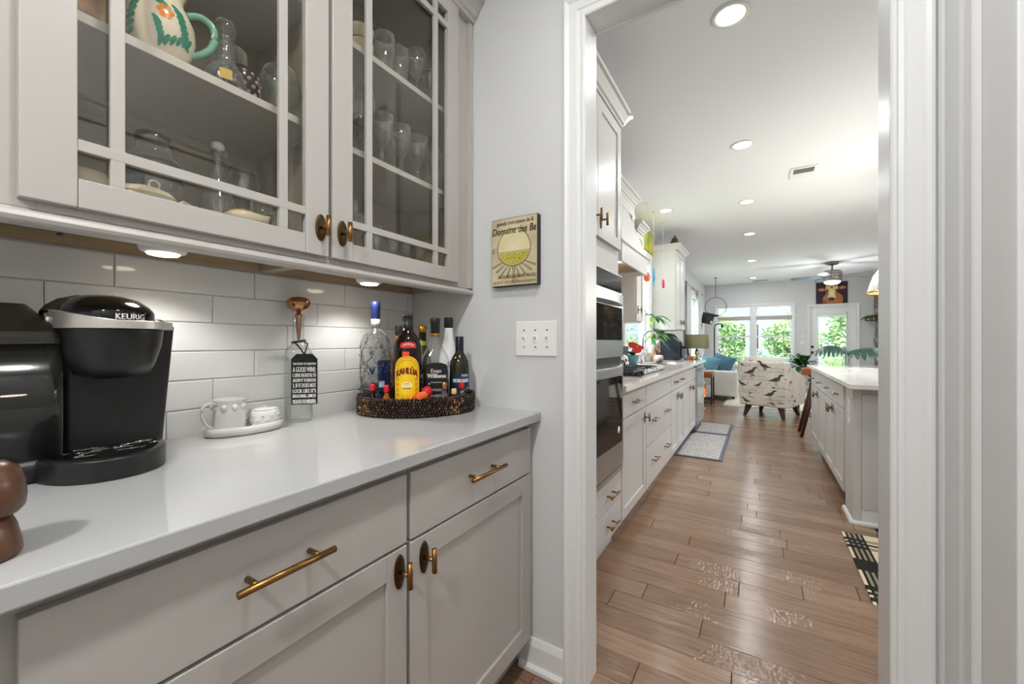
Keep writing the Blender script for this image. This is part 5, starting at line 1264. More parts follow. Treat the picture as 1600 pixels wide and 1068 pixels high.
for p, s_ in fl:
    m = MB(); heart(m, p, s_, (.35,-.55,.8), (.75,.35,.35)); f = m.build('flower', mat('anthurium red', (168,14,20), .55, spec=.2) if 'anthurium red' not in MATS else MATS['anthurium red'], t)
    m = MB(); m.cyl((p[0]+.004,p[1]-.006,p[2]-.01),(p[0]+.03,p[1]-.03,p[2]+.045),.004,.002,8); m.build('spadix', YEL, f)
m = MB()
for k in range(9):
    a = 2*PI*k/9+.3; m.leaf((c[0],c[1],CZ+.11),(math.cos(a)*.8,math.sin(a)*.8,.75),.13,.07,.35)
m.build('leaf', LEAF, t, solid=.001)
t = thing('spotted_jar', 'white ceramic jar with black spots beside the anthurium pot', 'jar', (-1.16,4.05,CZ))
m = MB(); m.lathe((-1.16,4.05,CZ), [(.04,0),(.046,.005),(.050,.05),(.042,.09),(.034,.10),(.036,.112),(.012,.125),(.001,.128)], 24); m.build('jar_body', CERW, t)
m = MB()
for k in range(12): a = R.uniform(0,2*PI); z_ = R.uniform(.02,.085); m.ell((-1.16+.046*math.cos(a),4.05+.046*math.sin(a),CZ+z_),(.010,.010,.011),8,5)
m.build('spots', BLACK, t)
m = MB(); m.box(-1.235,-1.215,4.12,4.42,CZ,CZ+.21); tag(m.build('tray_board', mat('dark board', (60,62,70), .4), bevel=.004), 'dark upright board leaning behind the anthurium', 'board')
# tall leafy plant by the sink window
c = (-1.175,5.50)
t = thing('leafy_plant', 'tall money-tree plant with large glossy leaves in a slim tan vase by the sink window', 'plant', (c[0],c[1],CZ))
m = MB(); m.lathe((c[0],c[1],CZ), [(.038,0),(.042,.004),(.040,.20),(.034,.235),(.030,.235),(.034,.2)], 22); m.build('pot', mat('tan stoneware', (206,176,146), .5), t)
m = MB()
m.tube([(c[0],c[1],CZ+.2),(c[0]+.01,c[1]-.02,CZ+.4),(c[0]+.005,c[1]-.05,CZ+.60)], [.008,.006,.004], 8)
m.tube([(c[0],c[1],CZ+.2),(c[0]+.03,c[1]+.05,CZ+.36)], [.006,.004], 6); m.build('stem', WOODD, t)
k_ = 0
for hub, n_, L in (((c[0]+.005,c[1]-.05,1.49),7,.24),((c[0]+.02,c[1]+.08,1.30),8,.23),((c[0]+.01,c[1]-.08,1.22),6,.22)):
    for k in range(n_):
        a = 2*PI*k/n_+hub[2]*3; m = MB(); m.leaf(hub,(math.cos(a)*.8+.25,math.sin(a)*.8,R.uniform(-.3,.6)),L*R.uniform(.7,1.1),.075,.55)
        m.build('leaf', LEAF if k % 3 else LEAFB, t, solid=.001)
t = thing('marbled_bowl', 'small marbled planter holding driftwood beside the air fryer', 'bowl', (-1.09,5.38,CZ))
m = MB(); m.lathe((-1.09,5.38,CZ), [(.035,0),(.045,.006),(.056,.04),(.055,.07),(.046,.088),(.042,.088),(.05,.06)], 24); m.build('bowl', mix_noise('marbled glaze', (214,210,206), (120,116,124), 14, .3), t)
m = MB(); m.tube([(-1.09,5.38,CZ+.05),(-1.11,5.36,CZ+.12),(-1.15,5.34,CZ+.20)], [.022,.016,.008], 8); m.tube([(-1.09,5.38,CZ+.06),(-1.06,5.36,CZ+.15)], [.014,.006], 8); m.build('driftwood', WOODD, t)
m = MB(); m.ell((-1.085,5.31,CZ+.21),(.018,.02,.032),12,8); tag(m.build('red_ornament', mat('brick red bauble', (190,70,44), .3)), 'small red-orange bauble hanging among the leaves by the sink window', 'ornament')
# air fryer
t = thing('air_fryer', 'large black air fryer with slanted front under the far wall cabinet', 'air fryer', (-1.02,6.05,CZ))
m = MB(); m.extr([(-1.19,CZ+.001),(-.935,CZ+.001),(-.925,CZ+.05),(-.93,CZ+.25),(-1.02,CZ+.338),(-1.19,CZ+.34)], lambda a,b: (a,5.95,b), lambda a,b: (a,6.20,b)); m.build('body', mat('slate black plastic', (34,40,50), .25), t, bevel=.018, seg=4)
m = MB(); m.box(-.926,-.905,5.99,6.16,CZ+.03,CZ+.20); m.build('basket_front', BLACK, t, bevel=.006)
m = MB(); m.tube([(-.91,6.07,CZ+.17),(-.86,6.07,CZ+.18),(-.845,6.07,CZ+.15),(-.835,6.07,CZ+.06)], .012, 8); m.build('handle', BLACK, t)
m = MB(); m.box(-.86,-.77,6.06,6.14,CZ+.0003,CZ+.055); tag(m.build('wooden_block', WOODO, bevel=.004), 'small brown wooden box between air fryer and lamp', 'box')
t = thing('trailing_plant', 'leafy green plant lying on top of the air fryer', 'plant', (-1.10,6.08,CZ+.34))
m = MB(); m.lathe((-1.11,6.08,CZ+.341), [(.03,0),(.04,.035),(.036,.035)], 16); m.build('pot', CERW, t)
for k in range(13):
    a = 2*PI*k/13; m = MB(); m.leaf((-1.11,6.08,CZ+.37),(math.cos(a)+.35,math.sin(a),.25),.13+.03*(k % 3),.07,.8); m.build('leaf', LEAF, t, solid=.001)
# table lamp
c = (-.755,6.31)
t = thing('table_lamp', 'table lamp with olive drum shade and slender gold base at the counter end', 'lamp', (c[0],c[1],CZ))
m = MB(); m.lathe((c[0],c[1],CZ), [(.045,0),(.045,.008),(.02,.014),(.016,.06),(.028,.09),(.022,.13),(.009,.16),(.007,.30)], 20); m.build('base', mat('champagne gold', (206,182,134), .25, .9), t)
m = MB(); m.smooth = True
m.loft([[(c[0]+r_*math.cos(2*PI*i/36), c[1]+r_*math.sin(2*PI*i/36), z_) for i in range(36)] for r_, z_ in ((.160,1.070),(.158,1.268),(.155,1.268),(.157,1.070))], caps=False)
m.build('lamp_shade', mat('olive lamp fabric', (112,108,80), .7, bump=.2, bscale=300), t)
m = MB(); m.lathe((c[0],c[1],CZ), [(.0015,.30),(.156,.352),(.001,.36)], 8, caps=False); m.build('shade_frame', BRASS, t)
m = MB(); m.ell((-.90,6.30,CZ+.045),(.07,.05,.045),12,8); tag(m.build('folded_towel', mat('pale blue towel', (160,200,214), .9)), 'pale blue folded cloth behind the lamp base', 'towel')

# suncatchers and yellow panel by the window, strings and gourd
m = MB(); m.box(XL+.001, XL+.025, 4.70, 5.84, 2.385, 2.66)
t = tag(m.build('window_painting', mix_noise('yellow green painting', (222,200,70), (136,164,70), 5, .6, detail=3), bevel=.002), 'yellow and green painted panel above the sink window', 'picture')
def hang(name, label, x, y, z, build):
    t = thing(name, label, 'ornament', (x,y,ZC)); m = MB(); m.lathe((x,y,ZC),[(.012,0),(.012,-.010),(.004,-.02)],10); m.cyl((x,y,ZC-.015),(x,y,z+.04),.0012,seg=5); m.build('cord', CERW, t)
    build(t)
def bird(t):
    m = MB(); m.ell((-1.08,5.03,1.965),(.022,.05,.085),12,9); m.add([(-1.08,5.0,1.93),(-1.08,5.06,1.93),(-1.075,5.07,1.85),(-1.085,5.02,1.84)],[(0,1,2,3)]); m.build('glass_bird', mat('sky blue glass', (120,190,230), .15, trans=.3), t)
hang('glass_bird', 'sky blue glass bird suncatcher hanging by the sink window', -1.08, 5.03, 2.02, bird)
def ball(t):
    m = MB(); m.ell((-1.08,4.68,1.90),(.04,.04,.055),14,9); m.build('glass_shell', mat('coral glass', (224,120,90), .2), t)
hang('glass_shell', 'coral orange shell-shaped suncatcher, the nearest one at the sink window', -1.08, 4.68, 1.92, ball)
def flower(t):
    m = MB()
    for k in range(6): a = 2*PI*k/6; m.ell((-1.07, 5.56+.03*math.cos(a), 1.93+.035*math.sin(a)), (.014,.028,.028), 8, 6)
    m.build('petals', mat('magenta petals', (214,30,110), .4), t); m = MB(); m.ell((-1.055,5.56,1.93),(.012,.014,.014),8,6); m.build('flower_centre', YEL, t)
hang('flower_ornament', 'magenta flower ornament hanging in front of the far wall cabinet', -1.07, 5.56, 1.97, flower)
c = (-1.02,6.10)
m = MB(); m.lathe((c[0],c[1],2.4901), [(.07,0),(.085,.02),(.075,.07),(.045,.12),(.035,.15),(.014,.165),(.012,.19)], 20); tag(m.build('gourd_jar', mat('moss ceramic', (84,82,36), .6)), 'moss green pear-shaped jar on top of the far wall cabinet', 'jar')
# window blind over the sink
t = thing('window_blind', 'white slatted blind on the upper half of the sink window', 'blind', (XL-.02,5.15,1.62))
m = MB(); m.box(XL-.045,XL-.005,4.57,5.73,2.24,2.285); m.build('headrail', WHITE, t)
for k in range(20):
    z_ = 1.64+k*.030; m = MB(); m.add([(XL-.040,4.58,z_),(XL-.010,4.58,z_+.012),(XL-.010,5.72,z_+.012),(XL-.040,5.72,z_),(XL-.040,4.58,z_+.002),(XL-.010,4.58,z_+.014),(XL-.010,5.72,z_+.014),(XL-.040,5.72,z_+.002)],[(0,1,2,3),(4,5,6,7),(0,1,5,4),(1,2,6,5),(2,3,7,6),(3,0,4,7)]); m.build('slat', WHITE, t)

# ------------------------------------------------------------------ mats and rugs
def mat_rug(name, label, x0, x1, y0, y1):
    t = thing(name, label, 'mat', ((x0+x1)/2,(y0+y1)/2,0), 'grey kitchen floor mats')
    m = MB(); m.box(x0,x1,y0,y1,.0002,.010); m.build('border', mat('slate mat border', (92,98,112), .8) if 'slate mat border' not in MATS else MATS['slate mat border'], t, bevel=.004)
    m = MB(); m.box(x0+.03,x1-.03,y0+.03,y1-.03,.0095,.0115); m.build('weave', MATW, t)
def weave_mat():
    m = mat('lattice weave', (170,172,176), .85); n = m.node_tree; b = n.nodes['Principled BSDF']; tc = n.nodes.new('ShaderNodeTexCoord'); vo = n.nodes.new('ShaderNodeTexVoronoi'); vo.inputs['Scale'].default_value = 44; vo.inputs['Randomness'].default_value = .25; vo.feature = 'DISTANCE_TO_EDGE'
    cr = n.nodes.new('ShaderNodeValToRGB'); cr.color_ramp.elements[0].position = .10; cr.color_ramp.elements[1].position = .2; cr.color_ramp.elements[0].color = lin((178,174,166)); cr.color_ramp.elements[1].color = lin((120,126,140))
    n.links.new(tc.outputs['Object'], vo.inputs['Vector']); n.links.new(vo.outputs['Distance'], cr.inputs['Fac']); n.links.new(cr.outputs['Color'], b.inputs['Base Color']); return m
MATW = weave_mat()
mat_rug('kitchen_mat', 'grey lattice kitchen mat, the nearer of the two in front of the sink run', -.745, -.302, 4.38, 5.60)
mat_rug('kitchen_mat', 'grey lattice kitchen mat, the farther one by the dishwasher', -.745, -.302, 5.64, 6.36)
# plaid rug
t = thing('plaid_rug', 'black and cream plaid woven rug beside the island', 'rug', (.78,2.74,0))
PL = {'c': mat('cream wool', (222,204,174), .95, bump=.6, bscale=300), 'k': mat('black wool', (26,26,26), .95, bump=.6, bscale=300), 'g': mat('taupe wool', (150,140,118), .95, bump=.6, bscale=300)}
xb = [(.432,.446,'c'),(.446,.458,'k'),(.458,.470,'g'),(.470,.482,'k'),(.482,.494,'g'),(.494,.506,'k'),(.506,.518,'g'),(.518,.530,'k'),(.530,.66,'c'),(.66,.80,'g'),(.80,1.0,'c'),(1.0,1.012,'k'),(1.012,1.03,'g'),(1.03,1.042,'k'),(1.042,1.13,'c')]
yb = [(2.34,2.365,'c'),(2.365,2.40,'k'),(2.40,2.42,'c'),(2.42,2.445,'k'),(2.445,2.465,'c'),(2.465,2.51,'k'),(2.51,2.66,'c'),(2.66,2.79,'k'),(2.79,2.93,'c'),(2.93,2.965,'k'),(2.965,2.985,'c'),(2.985,3.01,'k'),(3.01,3.03,'c'),(3.03,3.065,'k'),(3.065,3.14,'c')]
m = MB()
for x0,x1,a in xb:
    for y0,y1,b in yb:
        col = 'k' if (b == 'k' and x1 <= .531) or (a == 'k' and b == 'k') else ('g' if b == 'k' and y1-y0 > .1 else ('k' if b == 'k' and .02 < y1-y0 < .027 else ('g' if b == 'k' else a)))
        if x0 > .53 and b == 'c' and a == 'k': col = 'g'
        m.cur = 'ckg'.index(col); wv = .0006*math.sin(x0*900+y0*700)
        m.box(x0,x1,y0,y1,.0003,.0065+wv)
m.build('woven_field', [PL['c'],PL['k'],PL['g']], t)
m = MB()
for k in range(60): x = .436+k*.0117; m.cyl((x,2.341,.003),(x+R.uniform(-.003,.003),2.325,.0015),.0022,seg=5)
m.build('fringe', PL['c'], t)['kind'] = 'stuff'
# living room shag rug
m = MB(); N = 34; M = 40
for i in range(N+1):
    for j in range(M+1):
        x = -.55+2.6*i/N; y_ = 8.30+2.6*j/M; e = min(i,N-i,j,M-j)
        m.v.append((x+(.02*math.sin(j*2.3) if i in (0,N) else 0), y_+(.03*math.sin(i*1.9) if j in (0,M) else 0), .002+(.035+.012*R.random())*min(1,e/1.5)))
for i in range(N):
    for j in range(M): a = i*(M+1)+j; m.f.append([a,a+1,a+M+2,a+M+1]); m.mi.append(0); m.sm.append(True); m.tn.append(0)
tag(m.build('shag_rug', mat('cream shag', (228,222,208), .95, bump=1, bscale=60)), 'cream shag rug on the living room floor under the armchair', 'rug')

# ------------------------------------------------------------------ bar stool beyond the island
sx, sy = .72, 6.22
t = thing('bar_stool', 'dark-legged bar stool with curved orange wood backrest behind the island', 'stool', (sx,sy,0))
m = MB(); m.lathe((sx,sy,.66), [(.17,0),(.19,.01),(.19,.05),(.17,.065),(.001,.07)], 28); m.build('seat', mat('dark blue leather', (36,50,66), .4), t)
for ax, ay in ((-1,-1),(1,-1),(-1,1),(1,1)):
    m = MB(); m.cyl((sx+ax*.13, sy+ay*.12, .665), (sx+ax*.27, sy+ay*.18, 0), .026, .018, 10); m.build('leg', WOODD, t)
m = MB(); m.tube([(sx+.21*math.cos(a), sy+.19*math.sin(a), .25) for a in [2*PI*i/24 for i in range(24)]], .008, 8, closed=True); m.build('footrest', STEELD, t)
m = MB(); rings = []
for i in range(25):
    a = PI*.55+PI*1.45*i/24-.2; c_, s_ = math.cos(a), math.sin(a); r0 = .262
    rings.append([(sx+r0*c_, sy+r0*s_, .755),(sx+r0*c_, sy+r0*s_, .835),(sx+(r0-.022)*c_, sy+(r0-.022)*s_, .835),(sx+(r0-.022)*c_, sy+(r0-.022)*s_, .755)])
m.loft(rings); m.build('backrest', WOODO, t, bevel=.006)
for a in (2.5,3.7): m = MB(); m.cyl((sx+.16*math.cos(a),sy+.16*math.sin(a),.70),(sx+.245*math.cos(a),sy+.245*math.sin(a),.77),.011); m.build('back_support', WOODD, t)

# ------------------------------------------------------------------ armchair, back to us
def script_fabric():
    m = mat('script print fabric', (220,214,202), .9); n = m.node_tree; b = n.nodes['Principled BSDF']; tc = n.nodes.new('ShaderNodeTexCoord')
    def noise(scale, st, lo, hi, dist=0):
        mp = n.nodes.new('ShaderNodeMapping'); mp.inputs['Scale'].default_value = st; nz = n.nodes.new('ShaderNodeTexNoise'); nz.inputs['Scale'].default_value = scale; nz.inputs['Detail'].default_value = 2; nz.inputs['Distortion'].default_value = dist
        r = n.nodes.new('ShaderNodeMapRange'); r.inputs['From Min'].default_value = lo; r.inputs['From Max'].default_value = hi
        n.links.new(tc.outputs['Object'], mp.inputs['Vector']); n.links.new(mp.outputs[0], nz.inputs['Vector']); n.links.new(nz.outputs['Fac'], r.inputs['Value']); return r.outputs['Result']
    a = noise(34, (1,1,2.6), .60, .64, 1.5); c = noise(5, (1,1,1), .46, .52); d = noise(9, (1,1,1.3), .64, .67, .6)
    m1 = n.nodes.new('ShaderNodeMath'); m1.operation = 'MULTIPLY'; n.links.new(a, m1.inputs[0]); n.links.new(c, m1.inputs[1])
    m2 = n.nodes.new('ShaderNodeMath'); m2.operation = 'MAXIMUM'; n.links.new(m1.outputs[0], m2.inputs[0]); n.links.new(d, m2.inputs[1])
    mx = n.nodes.new('ShaderNodeMixRGB'); mx.inputs[1].default_value = lin((226,221,210)); mx.inputs[2].default_value = lin((116,102,88)); n.links.new(m2.outputs[0], mx.inputs[0]); n.links.new(mx.outputs[0], b.inputs['Base Color']); return m
SF = script_fabric()
t = thing('armchair', 'armchair seen from behind, cream fabric printed with birds and script, walnut legs', 'armchair', (.05,7.275,0))
def bld(m, n, mt, **k):   # parts made around the chair's own origin, before it is turned
    o = m.build(n, mt, origin=(0,0,0), **k); o.parent = t; return o
m = MB(); m.loft([[(-.33,0.0,.17),(.33,0.0,.17),(.33,.10,.17),(-.33,.10,.17)],[(-.355,-.03,.86),(.355,-.03,.86),(.355,.10,.86),(-.355,.10,.86)]]); bk = bld(m, 'backrest', SF, bevel=.025, seg=4)
for s_ in (-1,1):
    m = MB(); x0, x1 = sorted((s_*.275, s_*.355)); m.loft([[(x0,.08,.17),(x1,.08,.17),(x1,.74,.20),(x0,.74,.20)],[(x0,.08,.80),(x1,.08,.80),(x1,.74,.60),(x0,.74,.60)]]); bld(m, 'arm', SF, bevel=.02, seg=3)
m = MB(); m.box(-.275,.275,.08,.72,.19,.33); bld(m, 'seat', SF, bevel=.01)
m = MB(); m.box(-.265,.265,.14,.73,.33,.46); bld(m, 'seat_cushion', SF, bevel=.04, seg=4)
m = MB(); m.box(-.295,.30,.075,.22,.46,.925); bld(m, 'back_cushion', SF, bevel=.04, seg=4)
for x, y_, dx, dy in ((-.22,.10,-.05,-.05),(.22,.10,.05,-.05),(-.22,.62,-.05,.05),(.22,.62,.05,.05)):
    m = MB(); m.loft([[(x-.045,y_-.035,.185),(x+.045,y_-.035,.185),(x+.045,y_+.035,.185),(x-.045,y_+.035,.185)],[(x+dx-.020,y_+dy-.020,0),(x+dx+.020,y_+dy-.020,0),(x+dx+.020,y_+dy+.020,0),(x+dx-.020,y_+dy+.020,0)]]); bld(m, 'leg', WOODD, bevel=.003)
def bk_f(u, v): y_ = -.03*(v-.17)/.69; return (u, y_-.0015, v)
def birdp(mb, cx, cz, s, flip=1):
    P = [(-.9,-.25),(-.4,-.05),(0,.22),(.35,.32),(.5,.6),(.75,.72),(1.15,.60),(.8,.58),(.68,.40),(.62,.05),(.35,-.25),(-.1,-.32)]
    mb.fan([(cx+flip*x*s, cz+z_*s) for x, z_ in P], bk_f)
    for q in (0,.16): mb.flat([(cx+flip*(q)*s,cz-.28*s),(cx+flip*(q+.05)*s,cz-.28*s),(cx+flip*(q+.12)*s,cz-.95*s),(cx+flip*(q+.07)*s,cz-.95*s)], bk_f)
mat('sepia print', (92,78,66), .9)
for cx, cz, s, f_ in ((-.17,.70,.085,1),(.05,.80,.085,-1),(.18,.60,.090,1),(.10,.37,.075,1),(-.27,.50,.06,-1),(-.22,.24,.06,-1),(-.06,.50,.05,1)):
    m = MB(); birdp(m, cx, cz, s*1.25, f_); bld(m, 'printed_bird', MATS['sepia print'], recalc=False)
m = MB()
for k, (u, v, w_) in enumerate(((-.31,.78,.15),(-.30,.60,.18),(-.30,.565,.2),(-.28,.40,.2),(-.29,.36,.17),(.12,.745,.18),(.10,.70,.2),(-.05,.565,.2),(.12,.46,.2),(.02,.27,.24),(.20,.34,.12),(-.12,.62,.12))):
    put_text(m, ['la campagne anglaise','oiseaux de rivage','cher monsieur','le grand heron'][k % 4], bk_f, u, u+w_, v, v+.022, shear=.35)
bld(m, 'printed_script', MATS['sepia print'], recalc=False)['kind'] = 'stuff'
t.rotation_euler[2] = math.radians(-20.7)

# ------------------------------------------------------------------ sofa with cushions
t = thing('sofa', 'white fabric sofa along the window side of the living room', 'sofa', (-.78,10.0,0))
m = MB(); m.box(-1.16,-.36,9.15,11.1,.12,.30); m.build('base', CLOTHW, t, bevel=.02)
for a, b in ((8.93,9.17),(10.98,11.22)): m = MB(); m.box(-1.16,-.345,a,b,.09,.585); m.build('arm', CLOTHW, t, bevel=.035, seg=4)
m = MB(); m.box(-1.19,-1.06,9.17,10.98,.28,.78); m.build('backrest', CLOTHW, t, bevel=.04, seg=4)
for a, b in ((9.18,10.07),(10.08,10.97)): m = MB(); m.box(-1.05,-.35,a,b,.30,.44); m.build('seat_cushion', CLOTHW, t, bevel=.04, seg=4)
for x in (-1.10,-.42):
    for y_ in (9.0,11.12): m = MB(); m.cyl((x,y_,.09),(x,y_,0),.025,.02); m.build('leg', BLACK, t)
def pillow(name, label, c, sz, rot, mt, fuzz=False):
    m = MB(); m.smooth = True; N = 12; f = []
    rings = []
    for side_ in (1,-1):
        for i in range(N+1):
            for j in range(N+1):
                u, v = -1+2*i/N, -1+2*j/N; h = ((1-u**4)*(1-v**4))**.5*.13*sz*side_*1.2
                pin = 1-.06*(1-abs(u))*abs(v)**3; s_ = sz*.5
                j_ = (R.uniform(-.006,.006) if fuzz else 0)
                m.v.append((u*s_*(1-.05*(1-v*v)*abs(u))+j_, h+j_, v*s_*(1-.05*(1-u*u)*abs(v))+j_))
    for s2 in (0,1):
        o = s2*(N+1)**2
        for i in range(N):
            for j in range(N): a = o+i*(N+1)+j; m.f.append([a,a+1,a+N+2,a+N+1]); m.mi.append(0); m.sm.append(True); m.tn.append(0)
    o = m.build(name, mt, origin=(0,0,0)); o.location = c; o.rotation_euler = rot
    return tag(o, label, 'cushion', 'cushions on the sofa')
pillow('cushion','fuzzy pale blue square cushion leaning on the near sofa arm, leftmost', (-.90,9.42,.655), .42, (math.radians(-24),math.radians(10),math.radians(-25)), BLUEF, True)
pillow('cushion','fuzzy deep blue square cushion, in front of the smooth blue one', (-.66,9.60,.675), .44, (math.radians(-22),math.radians(14),math.radians(-20)), mix_noise('deep fuzzy blue', (84,122,140), (56,94,112), 60, .95, bump=.8), True)
pillow('cushion','smooth blue cushion in the middle of the sofa', (-.62,10.15,.65), .40, (math.radians(-10),0,math.radians(60)), BLUEP)
pillow('cushion','small pale cushion with grey pattern beside the smooth blue one', (-.46,9.95,.58), .28, (math.radians(-25),math.radians(20),math.radians(40)), mix_noise('pale patterned cloth', (206,204,196), (120,130,140), 18, .9))
# end table with lantern
t = thing('end_table', 'rust-brown wooden end table on a black metal frame before the sofa', 'table', (-.88,8.40,0))
m = MB(); m.box(-1.10,-.72,8.20,8.62,.50,.60); m.build('tabletop', WOODO, t, bevel=.004)
m = MB(); m.box(-1.09,-.73,8.21,8.61,.10,.125); m.build('shelf', BLACKM, t)
for x in (-1.09,-.735):
    for y_ in (8.21,8.605): m = MB(); m.box(x-.012,x+.012,y_-.012,y_+.012,0,.50); m.build('leg', BLACKM, t)
t = thing('candle', 'orange-lit white candle on the lower shelf of the end table', 'candle', (-.80,8.35,.126))
m = MB(); m.lathe((-.80,8.35,.1255), [(.04,0),(.045,.01),(.045,.22),(.04,.23),(.001,.225)], 18); m.build('wax', CERW, t)
m = MB(); m.lathe((-.88,8.33,.1255), [(.035,0),(.03,.16),(.001,.18)], 16); m.build('glow', emitter('candle glow', (255,150,90), 0.8), t)

# floor lamp, ring hanger, speaker, curtains
t = thing('floor_lamp', 'thin black floor lamp with bent arm and bulb by the far window', 'lamp', (-.955,11.42,0))
x, y_ = -.955, 11.42
m = MB(); m.lathe((x,y_,0), [(.13,0),(.13,.02),(.02,.03)], 24); m.build('base', BLACKM, t)
m = MB(); m.tube([(x,y_,.02),(x,y_,1.50),(x+.01,y_,1.58),(x+.05,y_,1.615),(x+.17,y_,1.615)], .014, 8); m.build('pole', BLACKM, t)
m = MB(); m.lathe((x+.17,y_,1.615), [(.012,0),(.022,-.02),(.024,-.07),(.02,-.085)], 14); m.build('lamp_socket', BLACKM, t)
m = MB(); m.ell((x+.17,y_,1.50),(.03,.03,.042),12,8); m.build('bulb', CLEAR, t)
t = thing('ring_hanger', 'black metal ring hanger suspended from a ceiling hook', 'hanger', (-.895,11.0,ZC))
m = MB(); m.cyl((-.895,11,ZC),(-.895,11,2.25),.006,seg=6); m.lathe((-.895,11,ZC),[(.03,0),(.03,-.012),(.008,-.02)],14); m.build('rod', BLACKM, t)
m = MB(); m.tube([(-.895+.235*math.cos(2*PI*i/36), 11, 2.02+.235*math.sin(2*PI*i/36)) for i in range(36)], .007, 6, closed=True); m.build('ring', BLACKM, t)
m = MB(); m.lathe((-.895,11,1.79),[(.06,0),(.07,.04),(.066,.04),(.02,.01)],16); m.build('dish', BLACKM, t)
t = thing('wall_speaker', 'black box speaker tilted on a wall bracket above the sofa', 'speaker', (XL,11.55,1.7))
q = Matrix.Rotation(math.radians(14),4,'Y') @ Matrix.Rotation(math.radians(35),4,'Z')
m = MB(); m.box(-.10,.10,-.11,.11,-.14,.14); m.v = [tuple(q @ Vector(p)+Vector((-1.12,11.45,1.77))) for p in m.v]; m.build('cabinet_box', mat('dark speaker', (46,40,36), .5), t, bevel=.006)
m = MB(); m.cyl((XL,11.55,1.72),(-1.16,11.48,1.75),.015); m.tube([(-1.25,11.5,1.65),(-1.27,11.5,1.5),(-1.28,11.52,1.38)],.012,6); m.build('bracket', BLACKM, t)
m = MB(); m.ell((-1.03,11.34,1.66),(.03,.03,.05),10,7); m.build('tweeter', CHROME, t)
t = thing('curtain_rod', 'brushed metal curtain rod with round finials above the side window', 'rod', (-1.20,9.9,2.36))
m = MB(); m.cyl((-1.232,8.65,2.36),(-1.232,11.15,2.36),.011)
for y_ in (8.62,11.18): m.ell((-1.232,y_,2.36),(.028,.028,.028),12,8)
m.build('rod', NICKEL, t)
for y_ in (8.75,9.9,11.05): m = MB(); m.cyl((XL+.0005,y_,2.36),(-1.232,y_,2.36),.010); m.lathe((XL+.0005,y_,2.36),[(.026,0),(.026,.008),(.012,.01)],12,axis='x'); m.build('bracket', NICKEL, t)
def curtain(label, y0, y1):
    m = MB(); m.smooth = True; n = 60; pts = []
    for i in range(n+1): u = i/n; pts.append((-1.232+.022*math.sin(u*PI*14), y0+(y1-y0)*u))
    prof = pts+[(x+.002,y_) for x,y_ in reversed(pts)]
    m.loft([[(x,y_,z_) for x,y_ in prof] for z_ in (.02, 1.2, 2.345)])
    return tag(m.build('curtain', mix_noise('sheer linen', (220,222,220), (196,204,202), 4, .9, stretch=(1,6,1))), label, 'curtain', 'sheer curtains at the side window')
curtain('sheer pale curtain panel at the near side of the living room side window', 8.70, 9.25)
curtain('sheer pale curtain panel at the far side of the living room side window', 10.45, 11.05)

# ------------------------------------------------------------------ plant on stand, monstera
c = (.63,8.15)
t = thing('peace_lily', 'bushy green houseplant on a stand between armchair and garden door', 'plant', (c[0],c[1],0))
for a in range(3): m = MB(); q_ = 2*PI*a/3; m.cyl((c[0]+.10*math.cos(q_),c[1]+.10*math.sin(q_),.46),(c[0]+.15*math.cos(q_),c[1]+.15*math.sin(q_),0),.012); m.build('stand_leg', WOODD, t)
m = MB(); m.lathe((c[0],c[1],.45),[(.12,0),(.15,.02),(.16,.22),(.165,.24),(.15,.24)],24); m.build('pot', CERG, t)
for k in range(58):
    a = R.uniform(0,2*PI); el = R.uniform(.15,1.3); d = (math.cos(a)*math.cos(el), math.sin(a)*math.cos(el), math.sin(el)); L = R.uniform(.20,.36); st = R.uniform(.05,.16)
    b0 = Vector((c[0],c[1],.72))+Vector(d)*st
    m = MB(); m.leaf(b0, d, L, L*.30, .55); m.build('leaf', LEAFD if k % 3 else LEAF, t, solid=.001)
# monstera leaves in a clear glass on the island
c = (.80,5.50); IZ = .9032
t = thing('monstera_vase', 'clear glass vase holding two big split monstera leaves on the island', 'vase', (c[0],c[1],IZ))
m = MB(); m.lathe((c[0],c[1],IZ),[(.001,.003),(.038,0),(.042,.004),(.036,.05),(.030,.09),(.034,.11),(.032,.11),(.028,.09),(.034,.05),(.038,.008)],24,caps=False); m.build('glass_body', CLEAR, t)
def monstera(name, base, tip0, d, L, W, up):
    m = MB(); m.tube([base, tuple((Vector(base)+Vector(tip0))/2+Vector((0,0,.01))), tip0], .004, 6); m.build('stem', LEAFD, t)
    d = Vector(d).normalized(); u = Vector(up).normalized(); sd = d.cross(u).normalized(); n = 22; vs = []; fs = []
    m = MB()
    def spine(s): return Vector(tip0)+d*L*s+Vector((0,0,-.27*L*s*s+.10*L*math.sin(PI*s)))
    # each lobe is a finger running outward from the midrib
    K = 8
    for sgn in (-1,1):
        for k in range(K):
            s0, s1 = -.12+1.1*k/K, -.12+1.1*(k+.95)/K; sm = (s0+s1)/2
            wd = W*.5*max(.25, math.sin(PI*min(.98,max(.1,(sm+.22)/1.25)))**.6)
            q0, q1 = spine(s0), spine(s1); out = sd*sgn; fwd = d*.22*L*.4
            pts = []
            for e in (0,.35,.7,1.0):
                tw = (1-.35*e**2); mid = (q0+q1)/2+out*wd*e+fwd*e+Vector((0,0,-.38*wd*e*e)); hv = (q1-q0)*.5*tw*(1.12 if e < .4 else 1)*(0.35 if e == 1 else 1)
                if e == 0: hv = (q1-q0)*.65
                pts += [mid-hv, mid+hv]
            o = len(m.v); m.v += [tuple(p) for p in pts]
            for e in range(3): m.f.append([o+2*e,o+2*e+1,o+2*e+3,o+2*e+2]); m.mi.append(0); m.sm.append(False); m.tn.append(0)
    m.build(name, LEAFD, t, solid=.002)
